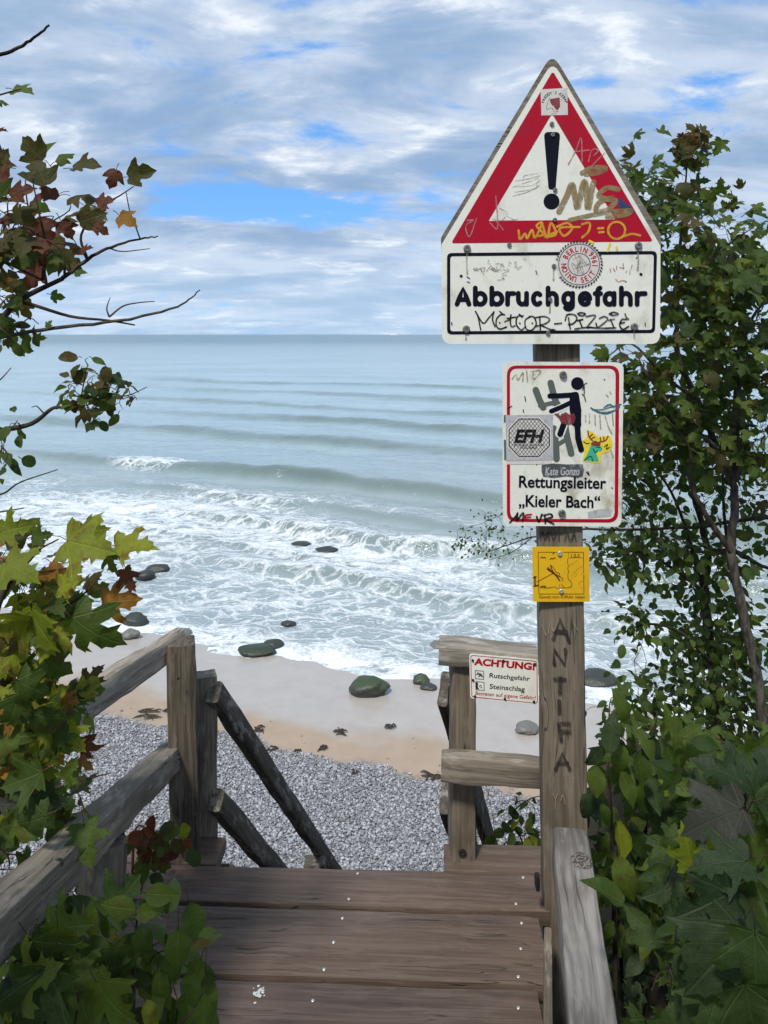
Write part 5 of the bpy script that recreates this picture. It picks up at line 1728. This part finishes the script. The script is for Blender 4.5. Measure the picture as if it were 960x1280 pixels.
# --- undergrowth in the lower left corner
pl_ = Plant('dogwood_sapling', (-0.42, 1.3, -0.25), 'low sapling with oval green leaves over the lower left corner of the landing', 'shrub', seed=14)
pl_.branch([P(150, 1420, 1.3), P(165, 1290, 1.32), P(168, 1210, 1.33), P(172, 1130, 1.35)], 0.005, 0.0015, 'stem', 'barkdark')
pl_.branch([P(165, 1290, 1.32), P(200, 1230, 1.3), P(235, 1170, 1.3), P(240, 1140, 1.3)], 0.0035, 0.0012, mat='twig')
pl_.branch([P(160, 1320, 1.32), P(120, 1240, 1.3), P(100, 1190, 1.3)], 0.0035, 0.0012, mat='twig')
pl_.branch([P(165, 1300, 1.3), P(225, 1280, 1.25), P(255, 1240, 1.25)], 0.003, 0.0012, mat='twig')
for (px, py, s_, an, ti) in ((200, 1118, 44, 350, 'mid'), (150, 1135, 46, 170, 'mid'), (185, 1140, 40, 20, 'mid'), (240, 1150, 52, 280, 'dark'), (222, 1190, 60, 270, 'mid'), (212, 1215, 62, 265, 'dark'), (245, 1215, 46, 250, 'mid'), (200, 1240, 56, 280, 'mid'),
                             (255, 1250, 70, 270, 'mid'), (240, 1235, 50, 265, 'dark'), (115, 1188, 52, 180, 'dark'), (150, 1200, 44, 200, 'dark'), (180, 1175, 44, 300, 'dark'), (190, 1270, 44, 300, 'yel'), (150, 1255, 40, 240, 'mid'), (230, 1265, 46, 280, 'mid'),
                             (248, 1180, 30, 20, 'olive'), (75, 1180, 50, 180, 'dark'), (210, 1270, 50, 260, 'mid')):
    pl_.hand(px, py, s_ * 0.95, an, ti, 'ovate', 1.26 + pl_.r.uniform(-0.04, 0.05), face=0.3)
pl_.fill([(170, 1200, 60, 60), (210, 1240, 50, 40), (110, 1230, 50, 50)], 60, (1.28, 1.45), (0.045, 0.075), ['ovate'], ['dark', 'mid', 'dark', 'mid'], grp=3, spread=0.05, droop=0.7)
pl_.finish()

pl_ = Plant('maple_seedling', (-0.75, 1.2, -0.25), 'small maple seedlings with lobed leaves in the bottom left corner', 'shrub', seed=15)
pl_.branch([P(20, 1500, 1.2), P(60, 1330, 1.2), P(95, 1200, 1.25), P(105, 1130, 1.3)], 0.005, 0.0015, 'stem', 'barkdark')
pl_.branch([P(60, 1330, 1.2), P(90, 1290, 1.15), P(100, 1235, 1.12)], 0.003, 0.0012, mat='twig')
pl_.branch([P(40, 1400, 1.2), P(10, 1300, 1.2), P(15, 1200, 1.3)], 0.004, 0.0012, mat='twig')
for (px, py, s_, an, ti) in ((85, 1158, 64, 20, 'dark'), (75, 1180, 56, 270, 'mid'), (108, 1220, 52, 350, 'mid'), (75, 1245, 44, 200, 'mid'), (140, 1255, 70, 320, 'mid'), (20, 1220, 80, 200, 'dark'), (40, 1260, 90, 250, 'dark'), (3, 1265, 50, 270, 'yel'), (60, 1200, 70, 300, 'dark'),
                             (15, 1235, 70, 200, 'dark'), (110, 1275, 70, 290, 'mid'), (45, 1222, 60, 30, 'mid')):
    pl_.hand(px, py, s_ * 1.1, an, ti, 'maple', 1.16 + pl_.r.uniform(-0.05, 0.05), face=0.3)
pl_.fill([(50, 1240, 60, 36), (60, 1270, 80, 50), (90, 1190, 40, 40)], 70, (1.25, 1.5), (0.05, 0.085), ['maple', 'ovate'], ['dark', 'dark', 'mid'], grp=3, spread=0.06)
pl_.finish()

# --- reddish vine by the left post
pl_ = Plant('creeping_vine', (-0.62, 2.12, -0.2), 'creeper with small red and green leaves at the foot of the left post', 'vine', twigmat='twigred', seed=16)
pl_.branch([P(165, 1110, 2.05), P(170, 1035, 2.1), P(195, 1045, 2.1), P(225, 1050, 2.12)], 0.004, 0.002, 'stem', 'twigred')
pl_.branch([P(175, 1120, 2.05), P(185, 1080, 2.1), P(210, 1040, 2.12), P(232, 1040, 2.14)], 0.003, 0.0015, mat='twigred')
for (px, py, s_, an, ti) in ((160, 1028, 20, 60, 'orange'), (164, 1055, 24, 80, 'orange'), (185, 1045, 26, 330, 'red'), (200, 1055, 28, 340, 'olive'), (212, 1042, 24, 20, 'mid'), (231, 1040, 20, 90, 'yel'), (222, 1058, 24, 330, 'olive'), (180, 1070, 28, 250, 'red'),
                             (200, 1075, 28, 300, 'olive'), (178, 1092, 30, 240, 'mid'), (210, 1070, 24, 10, 'red'), (190, 1030, 22, 80, 'red'), (172, 1048, 26, 180, 'red'), (205, 1035, 22, 40, 'olive'), (236, 1056, 18, 300, 'red')):
    pl_.hand(px, py, s_, an, ti, 'round', 2.06 + pl_.r.uniform(-0.04, 0.05), face=0.3)
pl_.fill([(190, 1060, 34, 28), (180, 1090, 24, 20)], 26, (2.05, 2.2), (0.035, 0.055), ['round', 'fmaple'], ['red', 'olive', 'mid', 'dark'], grp=2, spread=0.03)
pl_.finish()

# --- sprig seen through the right railing
pl_ = Plant('bramble', (0.42, 2.75, -0.6), 'bright green sprigs growing behind the right railing', 'shrub', seed=17)
pl_.branch([P(660, 1120, 2.7), P(655, 1060, 2.7), P(640, 1020, 2.7), P(660, 1000, 2.7), P(675, 995, 2.7)], 0.004, 0.0014, 'stem', 'twig')
pl_.branch([P(605, 1120, 2.75), P(603, 1040, 2.75), P(612, 985, 2.75)], 0.002, 0.0007, mat='twig')
pl_.branch([P(612, 1120, 2.75), P(618, 1040, 2.75), P(606, 975, 2.75)], 0.002, 0.0007, mat='twig')
pl_.fill([(655, 1003, 20, 10), (650, 1050, 26, 14), (625, 1062, 20, 10), (665, 1030, 14, 20, 0.6)], 50, (2.65, 2.8), (0.03, 0.055), ['ovate', 'round'], ['mid', 'yel', 'mid', 'dark'], grp=2, spread=0.03)
pl_.finish()

# --- maple tree on the right
pl_ = Plant('maple_tree', (1.95, 4.0, -0.7), 'maple tree with lobed leaves and a slim crooked trunk right of the signs', 'tree', seed=18)
Y6 = 4.0
tp = [(965, 1010), (952, 880), (932, 780), (914, 690), (918, 620), (897, 560), (872, 500), (846, 440), (846, 390)]
pl_.branch([P(a, b, Y6) for a, b in tp], 0.030, 0.012, 'trunk', 'bark', n=9, wig=0.004)
pl_.branch([P(a, b, Y6) for a, b in ((846, 390), (848, 330), (853, 280), (857, 230), (860, 185))], 0.012, 0.003, mat='bark')
pl_.branch([P(a, b, Y6 + 0.1) for a, b in ((918, 600), (920, 520), (926, 430), (928, 340), (930, 290))], 0.028, 0.006, mat='bark')
pl_.branch([P(a, b, Y6 - 0.1) for a, b in ((848, 400), (870, 350), (905, 310), (940, 285))], 0.010, 0.003, mat='bark')
pl_.branch([P(a, b, Y6 - 0.1) for a, b in ((846, 400), (825, 340), (805, 290), (795, 235))], 0.010, 0.003, mat='bark')
pl_.branch([P(a, b, Y6 - 0.2) for a, b in ((872, 500), (830, 470), (790, 430), (760, 445))], 0.010, 0.003, mat='bark')
pl_.branch([P(a, b, Y6 - 0.2) for a, b in ((897, 560), (850, 520), (810, 470), (795, 440))], 0.012, 0.003, mat='bark')
pl_.branch([P(a, b, Y6 + 0.2) for a, b in ((926, 430), (945, 390), (975, 360))], 0.012, 0.004, mat='bark')
pl_.branch([P(a, b, Y6 - 0.3) for a, b in ((914, 690), (880, 640), (862, 600), (862, 560), (830, 520))], 0.016, 0.004, mat='barkdark')
crown = [(850, 225, 30, 28), (800, 235, 34, 40), (808, 285, 30, 40, 0.7), (850, 330, 45, 50), (925, 285, 45, 35), (915, 345, 60, 50), (870, 400, 60, 50), (930, 430, 45, 60), (860, 470, 70, 50), (930, 520, 40, 60),
         (775, 455, 40, 22), (800, 510, 38, 50), (1010, 350, 60, 100, 0.5), (1010, 500, 60, 120, 0.5), (850, 545, 50, 30)]
pl_.fill(crown, 1250, (3.55, 4.6), (0.065, 0.11), ['maple', 'maple', 'fmaple'], ['mid', 'dark', 'mid', 'dark', 'mid', 'olive'], grp=5, spread=0.14, face=0.6)
for k in range(26):
    pl_.hand(pl_.r.gauss(858, 16), pl_.r.gauss(182, 10), 22, pl_.r.uniform(0, 360), pl_.r.choice(['olive', 'red', 'olive', 'mid']), 'maple', 4.0 + pl_.r.uniform(-0.1, 0.1))
pl_.finish(300)

# --- small leaved tree below and behind it
pl_ = Plant('hornbeam', (1.75, 4.5, -0.9), 'small leaved tree with dark stems filling the right side below the maple crown', 'tree', seed=19)
Y7 = 4.5
pl_.branch([P(a, b, Y7) for a, b in ((905, 1000), (890, 830), (880, 740), (885, 690), (870, 630), (862, 580), (858, 520))], 0.035, 0.008, 'trunk', 'barkdark', n=8, wig=0.004)
pl_.branch([P(a, b, Y7 - 0.1) for a, b in ((885, 690), (920, 690), (960, 710), (1000, 700))], 0.018, 0.006, mat='barkdark')
pl_.branch([P(a, b, Y7 - 0.2) for a, b in ((880, 740), (840, 710), (800, 690), (750, 695))], 0.012, 0.003, mat='barkdark')
pl_.branch([P(a, b, Y7 - 0.2) for a, b in ((890, 830), (850, 790), (810, 780), (780, 790))], 0.012, 0.003, mat='barkdark')
pl_.branch([P(a, b, Y7 + 0.1) for a, b in ((915, 720), (905, 640), (902, 560), (890, 500))], 0.012, 0.004, mat='barkdark')
pl_.branch([P(a, b, Y7) for a, b in ((880, 740), (850, 640), (820, 590), (770, 570))], 0.012, 0.003, mat='barkdark')
blob7 = [(790, 560, 45, 40), (850, 590, 60, 40), (775, 610, 35, 30), (800, 670, 60, 28), (850, 700, 70, 40), (770, 695, 40, 14), (850, 770, 70, 45), (900, 820, 70, 50), (840, 850, 60, 40), (920, 880, 60, 50), (880, 920, 70, 40), (820, 900, 50, 35),
         (930, 720, 40, 60, 0.5), (930, 600, 40, 50, 0.5), (1010, 750, 60, 180, 0.4), (800, 640, 45, 25)]
pl_.fill(blob7, 2700, (4.0, 5.2), (0.045, 0.078), ['ovate', 'round', 'ovate'], ['dark', 'mid', 'dark', 'mid', 'dark'], grp=6, spread=0.13, face=0.5, twr=0.0018)
pl_.finish(300)

# --- nearly bare twiggy shrub reaching out behind the post
pl_ = Plant('twiggy_alder', (2.1, 4.2, -0.9), 'nearly bare twiggy branch with tiny leaves reaching left behind the ladder sign', 'shrub', twigmat='barkdark', seed=20)
pl_.branch([P(1000, 640, 4.2), P(900, 655, 4.2), (P(820, 662, 4.2)), P(735, 662, 4.2), P(665, 672, 4.2), P(610, 690, 4.2)], 0.012, 0.002, mat='barkdark', wig=0.003)
pl_.branch([P(665, 672, 4.2), P(640, 690, 4.2), P(612, 700, 4.2)], 0.003, 0.001, mat='barkdark')
pl_.branch([P(735, 660, 4.2), P(690, 640, 4.2), P(640, 640, 4.2), P(600, 655, 4.2)], 0.004, 0.001, mat='barkdark')
pl_.branch([P(1000, 560, 4.3), P(930, 575, 4.3), P(860, 590, 4.3), P(780, 575, 4.3)], 0.008, 0.002, mat='barkdark', wig=0.003)
pl_.fill([(600, 675, 40, 22), (640, 665, 32, 28), (620, 645, 30, 22, 0.6), (655, 640, 18, 20)], 230, (4.1, 4.3), (0.012, 0.022), ['ovate', 'round'], ['dark', 'dark', 'mid'], grp=3, spread=0.06, twr=0.0012, pet=0.3)
pl_.fill([(760, 620, 50, 40), (850, 640, 90, 60), (930, 620, 50, 80), (800, 700, 70, 30)], 330, (4.0, 4.6), (0.012, 0.026), ['ovate'], ['dark', 'mid'], grp=2, spread=0.09, twr=0.0016)
pl_.finish(120)

# --- oval leaved shrub right of the post
pl_ = Plant('dogwood_shrub', (0.78, 2.3, -0.5), 'dense shrub with hanging oval leaves touching the right side of the sign post', 'shrub', seed=21)
for k, (a, b, c_, d_) in enumerate((((770, 1250), (765, 1050), (760, 950), (762, 880)), ((800, 1250), (805, 1080), (812, 960), (822, 890)), ((840, 1250), (840, 1100), (850, 980), (865, 900)), ((780, 1280), (775, 1180), (770, 1100), (760, 1040)))):
    yy = 2.3 + 0.08 * k
    pl_.branch([P(*a, yy), P(*b, yy), P(*c_, yy), P(*d_, yy)], 0.008, 0.002, 'stem', 'barkdark')
for (px, py, s_, an, ti) in ((764, 918, 56, 80, 'blue'), (744, 945, 40, 230, 'blue'), (782, 890, 54, 110, 'mid'), (812, 935, 46, 260, 'blue'), (738, 1005, 50, 260, 'blue'), (760, 1020, 40, 300, 'mid'), (785, 985, 50, 290, 'mid'), (805, 1000, 56, 280, 'mid'), (800, 960, 48, 280, 'mid'), (775, 950, 46, 260, 'mid'),
                             (782, 1100, 64, 290, 'mid'), (830, 985, 40, 10, 'yel'), (860, 985, 50, 5, 'mid'), (845, 915, 50, 270, 'mid'), (830, 900, 44, 80, 'mid'), (865, 915, 40, 20, 'mid'), (775, 1050, 56, 275, 'yel'), (745, 975, 44, 270, 'mid'), (880, 930, 40, 350, 'dark'), (850, 1090, 44, 300, 'mid'), (800, 1055, 56, 300, 'dark'),
                             (790, 1140, 50, 280, 'dark'), (760, 1085, 44, 280, 'dark'), (840, 950, 46, 290, 'mid')):
    pl_.hand(px, py, s_ * 0.88, an, ti, 'ovate', 2.08 + pl_.r.uniform(-0.06, 0.08), face=0.2)
pl_.fill([(775, 960, 36, 70), (815, 960, 45, 60), (860, 960, 45, 50), (790, 1060, 50, 70), (840, 1060, 60, 80), (800, 1170, 55, 90), (860, 1180, 70, 100), (765, 900, 20, 24), (920, 950, 60, 60), (930, 1100, 60, 150)], 700, (2.1, 2.75), (0.045, 0.095), ['ovate', 'ovate', 'maple'], ['dark', 'mid', 'dark', 'mid', 'blue', 'mid'], grp=4, spread=0.09, droop=0.9, face=0.7)
pl_.finish(300)

# --- large maple leaves close by at the lower right
pl_ = Plant('maple_sapling', (0.75, 1.3, -0.3), 'young maple with large dark grey green leaves in the lower right corner', 'tree', seed=22)
pl_.branch([(0.72, 1.38, -0.35), P(965, 1230, 1.38), P(950, 1120, 1.35), P(935, 1030, 1.33), P(925, 975, 1.33)], 0.007, 0.002, 'trunk', 'barkdark')
pl_.branch([P(960, 1200, 1.36), P(915, 1150, 1.3), P(890, 1110, 1.28)], 0.004, 0.0015, mat='twig')
pl_.branch([P(965, 1240, 1.37), P(920, 1210, 1.25), P(900, 1195, 1.22)], 0.004, 0.0015, mat='twig')
for (px, py, s_, an, ti, y) in ((890, 1025, 125, 215, 'grey', 1.3), (940, 985, 110, 150, 'blue', 1.33), (955, 1020, 110, 300, 'dark', 1.3), (900, 1078, 100, 190, 'blue', 1.24), (880, 1132, 115, 200, 'blue', 1.2), (925, 1120, 110, 250, 'dark', 1.25), (895, 1200, 150, 225, 'blue', 1.15),
                                (945, 1215, 130, 265, 'dark', 1.1), (890, 1265, 110, 240, 'dark', 1.15), (945, 1055, 100, 300, 'mid', 1.3), (905, 1055, 90, 60, 'yel', 1.4), (860, 1060, 70, 100, 'yel', 1.45), (940, 1145, 90, 330, 'blue', 1.22), (940, 1275, 130, 280, 'dark', 1.08), (955, 1105, 90, 20, 'dark', 1.25),
                                (870, 1090, 60, 120, 'mid', 1.5), (930, 1165, 50, 260, 'yel', 1.35), (950, 960, 90, 60, 'blue', 1.35), (900, 965, 90, 160, 'blue', 1.4)):
    pl_.hand(px, py, s_ * 0.72, an, ti, 'maple', y, face=0.45)
pl_.fill([(900, 1060, 60, 80), (900, 1180, 70, 90), (860, 1240, 60, 50), (1000, 1100, 60, 200, 0.5)], 150, (1.4, 1.85), (0.05, 0.10), ['maple', 'maple', 'ovate'], ['dark', 'dark', 'blue', 'mid'], grp=3, spread=0.09)
pl_.finish()

# --- unseen tree added behind the viewer; its crown is placed to shade the landing
pl_ = Plant('shade_tree', (-1.7, -2.0, -0.25), 'unseen tree added behind the viewer to shade the landing', 'tree', seed=23)
pl_.branch([(-1.7, -2.0, -0.3), (-1.65, -1.95, 1.2), (-1.55, -1.8, 2.4), (-1.4, -1.6, 3.4), (-1.3, -1.5, 4.6)], 0.12, 0.03, 'trunk', 'bark', n=10)
tips = []
for k in range(16):
    a0 = Vector((-1.5, -1.75, 2.3 + 0.12 * k))
    tipp = Vector((pl_.r.uniform(-2.6, 1.7), pl_.r.uniform(-2.4, 0.05), pl_.r.uniform(2.7, 4.3)))
    pl_.branch([a0, a0.lerp(tipp, 0.5) + Vector((0, 0, 0.25)), tipp], 0.03, 0.006, mat='bark')
for k in range(3400):
    sk_ = pl_.r.choice(pl_.sk)
    if sk_.z < 2.5:
        continue
    pos = sk_ + Vector((pl_.r.gauss(0, 0.22), pl_.r.gauss(0, 0.2), pl_.r.gauss(0, 0.16)))
    if pos.y > 0.25 or pos.z < 2.4:
        continue
    pl_.leaf(pos, (pl_.r.gauss(0, 1), pl_.r.gauss(0, 1), pl_.r.gauss(-0.4, 0.4)), (pl_.r.gauss(0, 0.4), pl_.r.gauss(0, 0.4), 1), pl_.r.uniform(0.09, 0.14), 'ovate', pl_.r.choice(['mid', 'dark']))
pl_.finish(0)
